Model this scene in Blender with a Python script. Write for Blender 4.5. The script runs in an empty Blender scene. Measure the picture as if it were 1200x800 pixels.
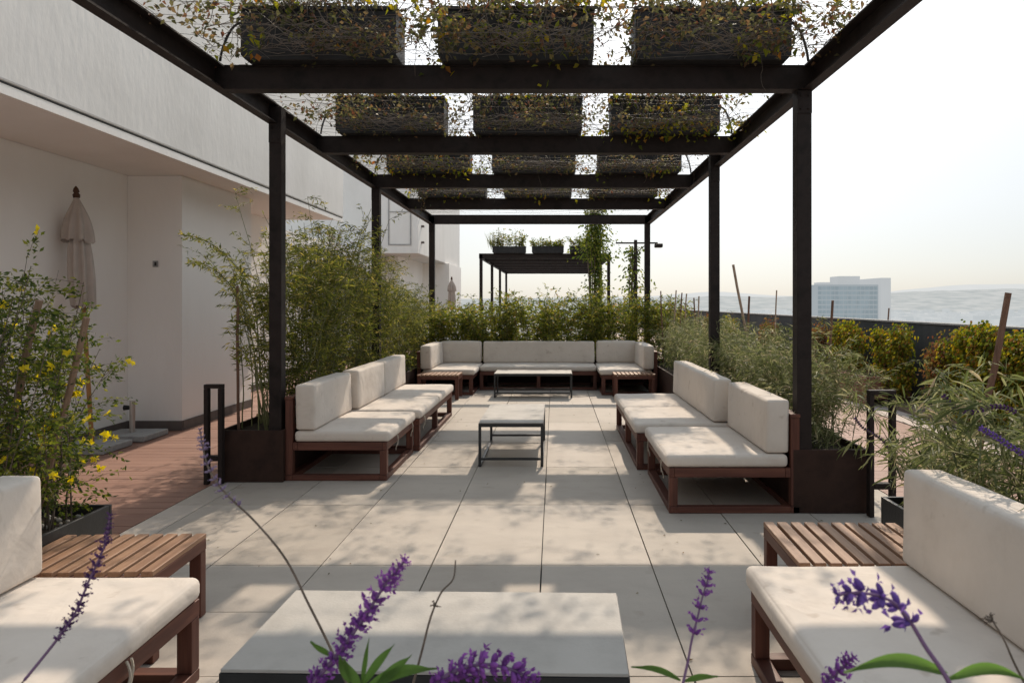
import bpy, math, random
import numpy as np
from mathutils import Vector, Matrix, noise
PI = math.pi
rnd = random.Random(7)
rs = np.random.RandomState(7)
scene = bpy.context.scene
col = scene.collection

# ------------------------------------------------------------------ camera
H = 1.45; F = 850.0; CX = 650.0; CY = 355.0
cam_d = bpy.data.cameras.new('camera'); cam = bpy.data.objects.new('camera', cam_d); col.objects.link(cam)
cam.location = (0, 0, H); cam.rotation_euler = (PI/2, 0, 0)
cam_d.sensor_width = 36; cam_d.lens = 36*F/1200
cam_d.shift_x = -(CX-600)/1200; cam_d.shift_y = -(400-CY)/1200
cam_d.clip_start = 0.05; cam_d.clip_end = 30000
scene.camera = cam
cam_d.dof.use_dof = True; cam_d.dof.focus_distance = 5.5; cam_d.dof.aperture_fstop = 12
scene.render.engine = 'CYCLES'
scene.view_settings.view_transform = 'Standard'; scene.view_settings.look = 'None'
scene.cycles.max_bounces = 10; scene.cycles.diffuse_bounces = 6
scene.view_settings.exposure = 0; scene.view_settings.gamma = 1

def at(px, py, Y):            # world point at depth Y seen at a place of the photograph (used as a ruler)
    return Vector(((px-CX)*Y/F, Y, H-(py-CY)*Y/F))

# ------------------------------------------------------------------ materials
def new_mat(name):
    m = bpy.data.materials.new(name); m.use_nodes = True
    nt = m.node_tree; nt.nodes.clear()
    out = nt.nodes.new('ShaderNodeOutputMaterial')
    return m, nt, out
def N(nt, t, **kw):
    n = nt.nodes.new(t)
    for k, v in kw.items(): setattr(n, k, v)
    return n
def ramp(nt, stops, interp='LINEAR'):
    r = nt.nodes.new('ShaderNodeValToRGB'); cr = r.color_ramp; cr.interpolation = interp
    while len(cr.elements) < len(stops): cr.elements.new(0.5)
    for e, (p, c) in zip(cr.elements, stops):
        e.position = p; e.color = (c[0], c[1], c[2], 1)
    return r
def surf(name, c1, c2, scale=6, rough=.7, bump=.1, bscale=60, stretch=(1,1,1), spec=.3, detail=6, metallic=0, c3=None, bdist=.01):
    m, nt, out = new_mat(name); L = nt.links.new
    p = N(nt, 'ShaderNodeBsdfPrincipled'); p.inputs['Roughness'].default_value = rough
    p.inputs['Specular IOR Level'].default_value = spec; p.inputs['Metallic'].default_value = metallic
    tc = N(nt, 'ShaderNodeTexCoord'); mp = N(nt, 'ShaderNodeMapping'); mp.inputs['Scale'].default_value = stretch
    L(tc.outputs['Object'], mp.inputs['Vector'])
    n1 = N(nt, 'ShaderNodeTexNoise'); n1.inputs['Scale'].default_value = scale; n1.inputs['Detail'].default_value = detail
    n1.inputs['Roughness'].default_value = .62
    L(mp.outputs['Vector'], n1.inputs['Vector'])
    stops = [(.3, c1), (.7, c2)] if c3 is None else [(.3, c1), (.52, c2), (.72, c3)]
    r = ramp(nt, stops); L(n1.outputs['Fac'], r.inputs['Fac']); L(r.outputs['Color'], p.inputs['Base Color'])
    if bump:
        n2 = N(nt, 'ShaderNodeTexNoise'); n2.inputs['Scale'].default_value = bscale; n2.inputs['Detail'].default_value = 4
        L(mp.outputs['Vector'], n2.inputs['Vector'])
        b = N(nt, 'ShaderNodeBump'); b.inputs['Strength'].default_value = bump; b.inputs['Distance'].default_value = bdist
        L(n2.outputs['Fac'], b.inputs['Height']); L(b.outputs['Normal'], p.inputs['Normal'])
    L(p.outputs['BSDF'], out.inputs['Surface'])
    return m
def leafmat(name, stops, trans=.4, rough=.55):
    m, nt, out = new_mat(name); L = nt.links.new
    g = N(nt, 'ShaderNodeNewGeometry'); r = ramp(nt, stops); L(g.outputs['Random Per Island'], r.inputs['Fac'])
    p = N(nt, 'ShaderNodeBsdfPrincipled'); p.inputs['Roughness'].default_value = rough; p.inputs['Specular IOR Level'].default_value = .25
    t = N(nt, 'ShaderNodeBsdfTranslucent'); mx = N(nt, 'ShaderNodeMixShader'); mx.inputs['Fac'].default_value = trans
    hs = N(nt, 'ShaderNodeHueSaturation'); hs.inputs['Saturation'].default_value = 1.1; hs.inputs['Value'].default_value = 1.8
    L(r.outputs['Color'], p.inputs['Base Color']); L(r.outputs['Color'], hs.inputs['Color']); L(hs.outputs['Color'], t.inputs['Color'])
    L(p.outputs['BSDF'], mx.inputs[1]); L(t.outputs['BSDF'], mx.inputs[2]); L(mx.outputs['Shader'], out.inputs['Surface'])
    return m
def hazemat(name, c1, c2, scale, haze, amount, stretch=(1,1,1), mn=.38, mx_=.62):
    """haze painted onto far things: part own colour, part air light as emission"""
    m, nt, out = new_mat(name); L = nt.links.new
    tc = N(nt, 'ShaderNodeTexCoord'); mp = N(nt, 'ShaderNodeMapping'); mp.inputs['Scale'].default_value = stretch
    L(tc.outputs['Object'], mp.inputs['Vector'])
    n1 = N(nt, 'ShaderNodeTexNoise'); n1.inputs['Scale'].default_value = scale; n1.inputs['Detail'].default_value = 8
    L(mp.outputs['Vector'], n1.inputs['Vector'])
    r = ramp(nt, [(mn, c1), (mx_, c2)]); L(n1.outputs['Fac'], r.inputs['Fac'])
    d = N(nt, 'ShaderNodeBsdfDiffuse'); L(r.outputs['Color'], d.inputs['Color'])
    e = N(nt, 'ShaderNodeEmission'); e.inputs['Color'].default_value = (*haze, 1)  # painted haze glow, the same over the whole surface
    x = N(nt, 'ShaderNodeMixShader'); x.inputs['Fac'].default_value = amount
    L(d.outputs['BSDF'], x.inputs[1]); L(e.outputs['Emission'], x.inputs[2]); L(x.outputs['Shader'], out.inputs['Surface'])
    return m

M = {}
M['plaster'] = surf('white_plaster', (.84,.81,.775), (.89,.865,.83), scale=1.6, rough=.9, bump=.25, bscale=25, stretch=(1,1,.35))
M['fascia'] = surf('weathered_white_render', (.68,.665,.64), (.745,.73,.705), scale=1.3, rough=.92, bump=.3, bscale=14, stretch=(1,1,.5), c3=(.78,.765,.74), bdist=.012, detail=10)
M['skirt'] = surf('grey_skirting', (.10,.085,.08), (.14,.12,.11), rough=.7)
M['dark_line'] = surf('dark_groove', (.03,.03,.03), (.05,.05,.05))
M['steel'] = surf('dark_painted_steel', (.012,.009,.0082), (.026,.019,.0172), scale=7, rough=.6, bump=.08, bscale=120, spec=.18, c3=(.018,.012,.0105))
M['corten'] = surf('dark_brown_steel', (.016,.009,.0075), (.042,.022,.016), scale=4, rough=.6, bump=.12, bscale=60, spec=.2, c3=(.026,.014,.011), detail=9)
M['black_box'] = surf('black_planter_plastic', (.012,.012,.013), (.03,.029,.03), scale=9, rough=.6, bump=.15, bscale=50)
M['blackmetal'] = surf('black_table_metal', (.014,.015,.016), (.025,.026,.028), rough=.4, spec=.5)
M['soil'] = surf('soil', (.02,.014,.01), (.06,.045,.03), scale=30, rough=1, bump=1, bscale=40, bdist=.03)
M['net'] = surf('galvanised_wire', (.10,.095,.09), (.16,.15,.14), rough=.6, bump=0)
M['twig_grey'] = surf('grey_twig', (.12,.105,.09), (.24,.21,.185), scale=20, rough=.9, bump=0)
M['hose'] = surf('black_rubber_hose', (.012,.012,.012), (.02,.02,.02), rough=.5)
M['twig'] = surf('dry_twig', (.085,.065,.05), (.19,.15,.12), scale=20, rough=.9, bump=0)
M['greenstem'] = surf('green_cane', (.10,.11,.04), (.19,.18,.08), scale=15, rough=.7, bump=0)
M['bamboo'] = surf('weathered_stake', (.30,.21,.15), (.48,.37,.28), scale=12, rough=.85, bump=.2, stretch=(4,4,1))
M['brownstake'] = surf('brown_wood_stake', (.13,.07,.05), (.22,.125,.085), scale=12, rough=.85, bump=.3, stretch=(4,4,.6))
M['midstake'] = surf('old_wood_stake', (.20,.125,.085), (.33,.22,.155), scale=12, rough=.85, bump=.3, stretch=(4,4,.6))
M['umbwood'] = surf('varnished_pole', (.28,.13,.04), (.40,.20,.07), scale=12, rough=.5, stretch=(4,4,.6))
M['finial'] = surf('dark_wood', (.05,.02,.012), (.09,.04,.02), rough=.5)
M['umbcloth'] = surf('beige_umbrella_canvas', (.42,.36,.32), (.52,.45,.40), scale=5, rough=.95, bump=.2, bscale=200)
M['stone'] = surf('concrete_block', (.26,.26,.26), (.38,.38,.37), scale=14, rough=.9, bump=.3)
M['tube'] = surf('stainless_tube', (.42,.38,.34), (.55,.5,.46), rough=.4, metallic=.5)
M['parapet'] = surf('dark_grey_parapet', (.045,.05,.055), (.075,.08,.085), scale=3, rough=.85, bump=.2, stretch=(1,1,.3))
M['terracotta'] = surf('rusty_brown_box', (.16,.075,.055), (.26,.13,.095), scale=4, rough=.8)
M['kerb'] = surf('brown_kerb', (.15,.11,.09), (.24,.18,.15), scale=6, rough=.85)
M['pale_strip'] = surf('pale_stone_strip', (.48,.40,.36), (.6,.52,.47), scale=5, rough=.85)
M['strap'] = surf('beige_strap', (.45,.40,.33), (.55,.5,.42), rough=.9)
M['tabletop'] = surf('concrete_table_top', (.34,.318,.29), (.42,.395,.36), scale=4, rough=.65, bump=.12, bscale=90, c3=(.445,.42,.385), detail=10)
M['rock'] = surf('pale_pebbles', (.3,.28,.25), (.5,.47,.42), scale=12, rough=.9)

def woodmat(name, a, b, c, along='Y'):
    st = {'X': (.8,14,14), 'Y': (14,.8,14), 'Z': (14,14,.8)}[along]
    m = surf(name, a, c, scale=2.2, rough=.52, bump=.25, bscale=5, stretch=st, spec=.35, c3=b, bdist=.004)
    return m
WA, WB, WC = (.075,.026,.018), (.17,.065,.042), (.115,.042,.028)
M['woodX'] = woodmat('red_brown_wood_x', WA, WB, WC, 'X'); M['woodY'] = woodmat('red_brown_wood_y', WA, WB, WC, 'Y'); M['woodZ'] = woodmat('red_brown_wood_z', WA, WB, WC, 'Z')
SA, SB, SC = (.22,.115,.068), (.41,.25,.16), (.31,.175,.105)
M['slatY'] = woodmat('sun_bleached_slat_y', SA, SB, SC, 'Y')

def fabric():
    m, nt, out = new_mat('beige_outdoor_fabric'); L = nt.links.new
    p = N(nt, 'ShaderNodeBsdfPrincipled'); p.inputs['Roughness'].default_value = .92; p.inputs['Specular IOR Level'].default_value = .15
    p.inputs['Sheen Weight'].default_value = .15
    tc = N(nt, 'ShaderNodeTexCoord')
    a = N(nt, 'ShaderNodeTexNoise'); a.inputs['Scale'].default_value = 3.5; a.inputs['Detail'].default_value = 7; a.inputs['Roughness'].default_value = .65
    L(tc.outputs['Object'], a.inputs['Vector'])
    r = ramp(nt, [(.28, (.56,.49,.425)), (.45, (.64,.57,.50)), (.7, (.68,.61,.54))]); L(a.outputs['Fac'], r.inputs['Fac'])
    # a few faint dirt spots
    v = N(nt, 'ShaderNodeTexNoise'); v.inputs['Scale'].default_value = 11; v.inputs['Detail'].default_value = 2; L(tc.outputs['Object'], v.inputs['Vector'])
    r2 = ramp(nt, [(.66, (1,1,1)), (.76, (.72,.68,.64))]); L(v.outputs['Fac'], r2.inputs['Fac'])
    mm = N(nt, 'ShaderNodeMix', data_type='RGBA', blend_type='MULTIPLY'); mm.inputs['Factor'].default_value = .7
    L(r.outputs['Color'], mm.inputs['A']); L(r2.outputs['Color'], mm.inputs['B']); L(mm.outputs['Result'], p.inputs['Base Color'])
    w = N(nt, 'ShaderNodeTexNoise'); w.inputs['Scale'].default_value = 4.5; w.inputs['Detail'].default_value = 3; w.inputs['Distortion'].default_value = 1.2
    L(tc.outputs['Object'], w.inputs['Vector'])
    f = N(nt, 'ShaderNodeTexNoise'); f.inputs['Scale'].default_value = 350; L(tc.outputs['Object'], f.inputs['Vector'])
    ad = N(nt, 'ShaderNodeMath', operation='MULTIPLY_ADD'); ad.inputs[1].default_value = .03
    L(f.outputs['Fac'], ad.inputs[0]); L(w.outputs['Fac'], ad.inputs[2])
    b = N(nt, 'ShaderNodeBump'); b.inputs['Strength'].default_value = .28; b.inputs['Distance'].default_value = .03
    L(ad.outputs[0], b.inputs['Height']); L(b.outputs['Normal'], p.inputs['Normal'])
    L(p.outputs['BSDF'], out.inputs['Surface']); return m
M['fabric'] = fabric()

def tilemat():
    m, nt, out = new_mat('grey_beige_paving'); L = nt.links.new
    p = N(nt, 'ShaderNodeBsdfPrincipled'); p.inputs['Roughness'].default_value = .75; p.inputs['Specular IOR Level'].default_value = .3
    g = N(nt, 'ShaderNodeNewGeometry'); tc = N(nt, 'ShaderNodeTexCoord')
    r0 = ramp(nt, [(0, (.40,.352,.300)), (.5, (.445,.395,.340)), (1, (.49,.435,.378))]); L(g.outputs['Random Per Island'], r0.inputs['Fac'])
    a = N(nt, 'ShaderNodeTexNoise'); a.inputs['Scale'].default_value = 2.1; a.inputs['Detail'].default_value = 9; a.inputs['Roughness'].default_value = .7
    mp = N(nt, 'ShaderNodeMapping'); mp.inputs['Scale'].default_value = (1, 1.6, 1)
    L(tc.outputs['Object'], mp.inputs['Vector']); L(mp.outputs['Vector'], a.inputs['Vector'])
    r = ramp(nt, [(.28, (.88,.87,.865)), (.5, (.98,.98,.98)), (.72, (1.05,1.05,1.04))]); L(a.outputs['Fac'], r.inputs['Fac'])
    mm = N(nt, 'ShaderNodeMix', data_type='RGBA', blend_type='MULTIPLY'); mm.inputs['Factor'].default_value = 1
    L(r0.outputs['Color'], mm.inputs['A']); L(r.outputs['Color'], mm.inputs['B'])
    s = N(nt, 'ShaderNodeTexNoise'); s.inputs['Scale'].default_value = 7; s.inputs['Detail'].default_value = 5; L(tc.outputs['Object'], s.inputs['Vector'])
    r3 = ramp(nt, [(.62, (1,1,1)), (.80, (.78,.76,.73))]); L(s.outputs['Fac'], r3.inputs['Fac'])
    m2 = N(nt, 'ShaderNodeMix', data_type='RGBA', blend_type='MULTIPLY'); m2.inputs['Factor'].default_value = .8
    L(mm.outputs['Result'], m2.inputs['A']); L(r3.outputs['Color'], m2.inputs['B']); L(m2.outputs['Result'], p.inputs['Base Color'])
    n2 = N(nt, 'ShaderNodeTexNoise'); n2.inputs['Scale'].default_value = 90; n2.inputs['Detail'].default_value = 5; L(tc.outputs['Object'], n2.inputs['Vector'])
    b = N(nt, 'ShaderNodeBump'); b.inputs['Strength'].default_value = .25; b.inputs['Distance'].default_value = .004
    L(n2.outputs['Fac'], b.inputs['Height']); L(b.outputs['Normal'], p.inputs['Normal'])
    L(p.outputs['BSDF'], out.inputs['Surface']); return m
M['tile'] = tilemat()
def deckmat():
    m, nt, out = new_mat('reddish_deck_boards'); L = nt.links.new
    p = N(nt, 'ShaderNodeBsdfPrincipled'); p.inputs['Roughness'].default_value = .6
    g = N(nt, 'ShaderNodeNewGeometry'); tc = N(nt, 'ShaderNodeTexCoord')
    r0 = ramp(nt, [(0, (.25,.132,.095)), (.5, (.28,.15,.108)), (1, (.305,.168,.122))]); L(g.outputs['Random Per Island'], r0.inputs['Fac'])
    mp = N(nt, 'ShaderNodeMapping'); mp.inputs['Scale'].default_value = (1, 18, 1)
    a = N(nt, 'ShaderNodeTexNoise'); a.inputs['Scale'].default_value = 2.5; a.inputs['Detail'].default_value = 6
    L(tc.outputs['Object'], mp.inputs['Vector']); L(mp.outputs['Vector'], a.inputs['Vector'])
    r = ramp(nt, [(.3, (.8,.78,.77)), (.7, (1.1,1.1,1.1))]); L(a.outputs['Fac'], r.inputs['Fac'])
    mm = N(nt, 'ShaderNodeMix', data_type='RGBA', blend_type='MULTIPLY'); mm.inputs['Factor'].default_value = 1
    L(r0.outputs['Color'], mm.inputs['A']); L(r.outputs['Color'], mm.inputs['B']); L(mm.outputs['Result'], p.inputs['Base Color'])
    L(p.outputs['BSDF'], out.inputs['Surface']); return m
M['deck'] = deckmat()

M['leaf_bamboo'] = leafmat('narrow_green_leaf', [(0,(.035,.045,.010)), (.35,(.095,.115,.022)), (.65,(.18,.20,.04)), (.85,(.30,.28,.06)), (1,(.40,.32,.11))], .42)
M['leaf_hedge'] = leafmat('olive_green_leaf', [(0,(.04,.055,.012)), (.35,(.10,.125,.022)), (.7,(.18,.195,.03)), (.88,(.30,.28,.045)), (.95,(.26,.15,.05)), (1,(.42,.36,.12))], .45)
M['leaf_sage'] = leafmat('grey_green_leaf', [(0,(.05,.065,.022)), (.35,(.115,.135,.05)), (.7,(.20,.215,.09)), (.9,(.32,.31,.17)), (1,(.42,.33,.22))], .35)
M['leaf_jasmine'] = leafmat('dark_green_leaf', [(0,(.022,.042,.01)), (.4,(.07,.10,.018)), (.75,(.15,.18,.03)), (1,(.27,.26,.05))], .42)
M['leaf_creeper'] = leafmat('yellow_green_creeper_leaf', [(0,(.05,.075,.012)), (.3,(.12,.15,.02)), (.58,(.25,.24,.025)), (.8,(.36,.27,.035)), (.9,(.28,.14,.035)), (1,(.10,.06,.025))], .4)
M['leaf_rust'] = leafmat('rusty_creeper_leaf', [(0,(.05,.045,.015)), (.3,(.13,.12,.03)), (.6,(.22,.13,.05)), (.85,(.20,.07,.035)), (1,(.09,.05,.03))], .4)
M['leaf_vine'] = leafmat('autumn_vine_leaf', [(0,(.04,.042,.02)), (.3,(.085,.088,.035)), (.55,(.14,.125,.06)), (.75,(.15,.095,.05)), (.88,(.13,.055,.035)), (1,(.24,.20,.07))], .45)
M['leaf_vine_green'] = leafmat('bright_vine_leaf', [(0,(.05,.07,.012)), (.35,(.12,.14,.02)), (.65,(.27,.25,.03)), (.85,(.36,.26,.035)), (1,(.30,.09,.035))], .58)
M['petal_yellow'] = leafmat('yellow_petal', [(0,(.55,.42,.02)), (1,(.75,.62,.05))], .4)
M['leaf_big'] = leafmat('long_sage_leaf', [(0,(.06,.12,.03)), (1,(.11,.19,.05))], .45)
def petalmat(name, a, b):
    m = leafmat(name, [(0, a), (1, b)], .25, .85); return m
M['purple'] = petalmat('purple_flower', (.15,.045,.21), (.30,.10,.40))
M['purple_dark'] = petalmat('dark_purple_flower', (.06,.022,.085), (.14,.06,.18))
M['violet'] = petalmat('violet_flower', (.12,.065,.26), (.22,.12,.40))
M['lilac'] = petalmat('faded_lilac_flower', (.22,.16,.26), (.34,.27,.38))
M['stem_purple'] = surf('purple_stem', (.14,.08,.16), (.22,.13,.24), rough=.9, bump=0)
M['stem_grey'] = surf('grey_green_stem', (.25,.28,.18), (.38,.40,.28), rough=.9, bump=0)

# ------------------------------------------------------------------ mesh helpers
def tag(o, label=None, cat=None, group=None, kind=None):
    if label: o['label'] = label
    if cat: o['category'] = cat
    if group: o['group'] = group
    if kind: o['kind'] = kind
    return o
origin = {}
def empty(name, loc):
    o = bpy.data.objects.new(name, None); o.empty_display_size = .1; col.objects.link(o)
    o.location = loc; origin[o.name] = Vector(loc); return o
class MB:
    def __init__(s): s.v = []; s.f = []
    def box(s, x0, x1, y0, y1, z0, z1):
        if x0 > x1: x0, x1 = x1, x0
        if y0 > y1: y0, y1 = y1, y0
        b = len(s.v)
        s.v += [(x0,y0,z0),(x1,y0,z0),(x1,y1,z0),(x0,y1,z0),(x0,y0,z1),(x1,y0,z1),(x1,y1,z1),(x0,y1,z1)]
        s.f += [tuple(b+i for i in q) for q in ((3,2,1,0),(4,5,6,7),(0,1,5,4),(1,2,6,5),(2,3,7,6),(3,0,4,7))]
        return s
    def quad(s, *p):
        b = len(s.v); s.v += [tuple(q) for q in p]; s.f.append(tuple(range(b, b+len(p)))); return s
    def tube(s, pts, r0, r1=None, sides=5, cap=True):
        if r1 is None: r1 = r0
        pts = [Vector(p) for p in pts]; n = len(pts); b = len(s.v)
        up = Vector((.3,.2,1)).normalized()
        for i, p in enumerate(pts):
            d = (pts[min(i+1,n-1)] - pts[max(i-1,0)])
            if d.length < 1e-9: d = Vector((0,0,1))
            d.normalize(); a = d.cross(up)
            if a.length < .05: a = d.cross(Vector((1,0,0)))
            a.normalize(); c = d.cross(a)
            r = (r0 + (r1-r0)*i/(n-1)) if not isinstance(r0, (list,tuple)) else r0[i]
            for k in range(sides):
                t = 2*PI*k/sides
                q = p + a*(math.cos(t)*r) + c*(math.sin(t)*r); s.v.append((q.x,q.y,q.z))
        for i in range(n-1):
            for k in range(sides):
                k2 = (k+1) % sides
                s.f.append((b+i*sides+k, b+i*sides+k2, b+(i+1)*sides+k2, b+(i+1)*sides+k))
        if cap:
            s.f.append(tuple(b+k for k in range(sides))[::-1]); s.f.append(tuple(b+(n-1)*sides+k for k in range(sides)))
        return s
    def blob(s, c, d, L, R, sides=6):           # small closed drop: a bud or a pebble
        c = Vector(c); d = Vector(d).normalized()
        s.tube([c - d*L*.5, c - d*L*.3, c, c + d*L*.32, c + d*L*.5], [R*.25, R*.8, R, R*.75, R*.15], sides=sides)
        return s
    def leaves(s, P, D, L, W, fold=.25, droop=0, Nn=None, two=False):
        P = np.asarray(P, float); n = len(P)
        if n == 0: return s
        D = np.asarray(D, float); D = D/np.maximum(np.linalg.norm(D, axis=1, keepdims=True), 1e-6)
        if Nn is None: Nn = rs.normal(size=(n,3)) + np.array([0,0,.6])
        S = np.cross(D, Nn); S = S/np.maximum(np.linalg.norm(S, axis=1, keepdims=True), 1e-6)
        Nn = np.cross(S, D)
        L = np.broadcast_to(np.asarray(L, float).reshape(-1,1), (n,1)); W = np.broadcast_to(np.asarray(W, float).reshape(-1,1), (n,1))
        b = len(s.v); dz = np.array([0,0,-1.0])*L*droop
        if not two:
            A = P; B = P + D*L*.45 + S*W*.5 + Nn*W*fold; C = P + D*L + dz; E = P + D*L*.45 - S*W*.5 + Nn*W*fold
            V = np.stack([A,B,C,E], 1).reshape(-1,3)
            s.v += V.tolist(); s.f += [(b+4*i, b+4*i+1, b+4*i+2, b+4*i+3) for i in range(n)]
        else:
            m1 = P + D*L*.33 + dz*.12; m2 = P + D*L*.68 + dz*.45; T = P + D*L*.98 + dz
            V = np.stack([P, m1+S*W*.5+Nn*W*fold, m2+S*W*.42+Nn*W*fold, T, m2-S*W*.42+Nn*W*fold, m1-S*W*.5+Nn*W*fold, m1, m2], 1).reshape(-1,3)
            s.v += V.tolist()
            for i in range(n):
                o = b+8*i; s.f += [(o,o+1,o+6),(o+1,o+2,o+7,o+6),(o+2,o+3,o+7),(o,o+6,o+5),(o+6,o+7,o+4,o+5),(o+7,o+3,o+4)]
        return s
    def build(s, name, mat, parent=None, bevel=0, smooth=False, org=None):
        me = bpy.data.meshes.new(name)
        V = np.asarray(s.v, float)
        if parent is not None: o0 = np.array(origin[parent.name])
        elif org is not None: o0 = np.array(org, float)
        else: o0 = np.array([(V[:,0].min()+V[:,0].max())/2, (V[:,1].min()+V[:,1].max())/2, V[:,2].min()])
        me.from_pydata((V-o0).tolist(), [], s.f)
        mats = mat if isinstance(mat, (list,tuple)) else [mat]
        for m in mats: me.materials.append(m)
        if smooth: me.polygons.foreach_set('use_smooth', [True]*len(me.polygons))
        me.update()
        o = bpy.data.objects.new(name, me); col.objects.link(o)
        origin[o.name] = Vector(o0)
        if parent is not None:
            o.parent = parent; o.location = (0,0,0)
            # children are built in their parent's frame
        else: o.location = tuple(o0)
        if bevel:
            b = o.modifiers.new('bevel', 'BEVEL'); b.width = bevel; b.segments = 2; b.limit_method = 'ANGLE'
        return o
def kids(o): return [c for c in bpy.data.objects if c.parent == o]
def copy_tree(o, parent=None):
    c = o.copy(); col.objects.link(c)
    if parent is not None: c.parent = parent
    for k in kids(o): copy_tree(k, c)
    return c

# ------------------------------------------------------------------ world + sun
SUN = Vector((.165, 1.093, 1.0)).normalized()
elev = math.asin(SUN.z); azim = math.atan2(SUN.x, SUN.y)
w = bpy.data.worlds.new('World'); scene.world = w; w.use_nodes = True
nt = w.node_tree; nt.nodes.clear(); L = nt.links.new
wo = N(nt, 'ShaderNodeOutputWorld')
sky = N(nt, 'ShaderNodeTexSky'); sky.sky_type = 'NISHITA'; sky.sun_disc = False
sky.sun_elevation = elev; sky.sun_rotation = azim; sky.air_density = 1.0; sky.dust_density = 4.0; sky.ozone_density = 1.0; sky.altitude = 1500
bg1 = N(nt, 'ShaderNodeBackground'); bg1.inputs['Strength'].default_value = .03; L(sky.outputs['Color'], bg1.inputs['Color'])
tc = N(nt, 'ShaderNodeTexCoord'); sp = N(nt, 'ShaderNodeSeparateXYZ'); L(tc.outputs['Generated'], sp.inputs['Vector'])
hz = ramp(nt, [(0,(.38,.37,.36)), (.495,(.60,.60,.59)), (.5,(.47,.485,.48)), (.52,(.55,.56,.553)), (.56,(.64,.65,.64)), (.64,(.74,.75,.745)), (.72,(.86,.87,.86)), (.82,(.68,.75,.80)), (1,(.37,.48,.59))])
ma = N(nt, 'ShaderNodeMath', operation='MULTIPLY_ADD'); ma.inputs[1].default_value = .5; ma.inputs[2].default_value = .5
L(sp.outputs['Z'], ma.inputs[0]); L(ma.outputs[0], hz.inputs['Fac'])
bg2 = N(nt, 'ShaderNodeBackground'); bg2.inputs['Strength'].default_value = .86; L(hz.outputs['Color'], bg2.inputs['Color'])
ad = N(nt, 'ShaderNodeAddShader'); L(bg1.outputs[0], ad.inputs[0]); L(bg2.outputs[0], ad.inputs[1])
dp = N(nt, 'ShaderNodeVectorMath', operation='DOT_PRODUCT'); L(tc.outputs['Generated'], dp.inputs[0]); dp.inputs[1].default_value = tuple(SUN)
mx0 = N(nt, 'ShaderNodeMath', operation='MAXIMUM'); L(dp.outputs['Value'], mx0.inputs[0]); mx0.inputs[1].default_value = 0
pw0 = N(nt, 'ShaderNodeMath', operation='POWER'); L(mx0.outputs[0], pw0.inputs[0]); pw0.inputs[1].default_value = 6
gl0 = N(nt, 'ShaderNodeMath', operation='MULTIPLY'); L(pw0.outputs[0], gl0.inputs[0]); gl0.inputs[1].default_value = .85
bg3 = N(nt, 'ShaderNodeBackground'); bg3.inputs['Color'].default_value = (1,.985,.95,1); L(gl0.outputs[0], bg3.inputs['Strength'])
ad2 = N(nt, 'ShaderNodeAddShader'); L(ad.outputs[0], ad2.inputs[0]); L(bg3.outputs[0], ad2.inputs[1]); L(ad2.outputs[0], wo.inputs['Surface'])
sd = bpy.data.lights.new('sun', 'SUN'); sd.energy = 4.0; sd.angle = math.radians(.7); sd.color = (1, .86, .70)
so = bpy.data.objects.new('sun', sd); col.objects.link(so); so.location = (5, 20, 20)
so.rotation_euler = SUN.to_track_quat('Z', 'Y').to_euler()

# ------------------------------------------------------------------ ground
def plane(name, x0, x1, y0, y1, z, mat, kind='structure'):
    o = MB().quad((x0,y0,z),(x1,y0,z),(x1,y1,z),(x0,y1,z)).build(name, mat); o['kind'] = kind; return o
b = MB()
X0 = -.073
xs = [X0 + .61*i for i in range(-5, 6)]
xs = [-2.74] + [x for x in xs if -2.6 < x < 2.5] + [2.52]
g = .0035
for i in range(len(xs)-1):
    rows = [2.82 + 1.2*k for k in range(-4, 24)]
    if xs[i+1] < -1.0: rows = sorted(rows + [3.41])
    for y0, y1 in zip(rows[:-1], rows[1:]):
        dz = rnd.uniform(-.0012, .0012); gg = g*rnd.uniform(.6,1.4); b.box(xs[i]+gg, xs[i+1]-g, y0+gg, y1-g, -.03, dz)
b.build('paving', M['tile'])['kind'] = 'structure'
plane('paving_bed', -2.74, 2.52, -2, 32, -.02, M['dark_line'])
def deck(name, x0, x1, y0, y1, pitch=.14, gap=.006):
    b = MB(); y = y0
    while y < y1:
        x = x0
        while x < x1:
            xe = min(x1, x + (rnd.uniform(1.2, 2.6) if x > x0 else rnd.uniform(.6, 2.4)))
            b.box(x+.002, xe-.002, y+gap/2, y+pitch-gap/2, -.03, rnd.uniform(-.001,.001)); x = xe
        y += pitch
    b.build(name, M['deck'])['kind'] = 'structure'
deck('wooden_deck', -7.2, -2.745, -2, 24)
deck('wooden_path', 2.525, 4.2, -1, 34)
plane('deck_bed', -14, -2.741, -2, 60, -.026, M['dark_line'])
plane('path_bed', 2.521, 5.3, -2, 60, -.026, M['dark_line'])
MB().box(4.204, 4.6, -1, 60, -.02, .012).build('stone_strip', M['pale_strip'])['kind'] = 'structure'
MB().box(4.604, 4.98, -1, 60, -.02, .10).build('kerb', M['kerb'], bevel=.008)['kind'] = 'structure'
plane('roof_terrace', -14, 4.6, 32, 60, -.006, M['stone'])
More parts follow.
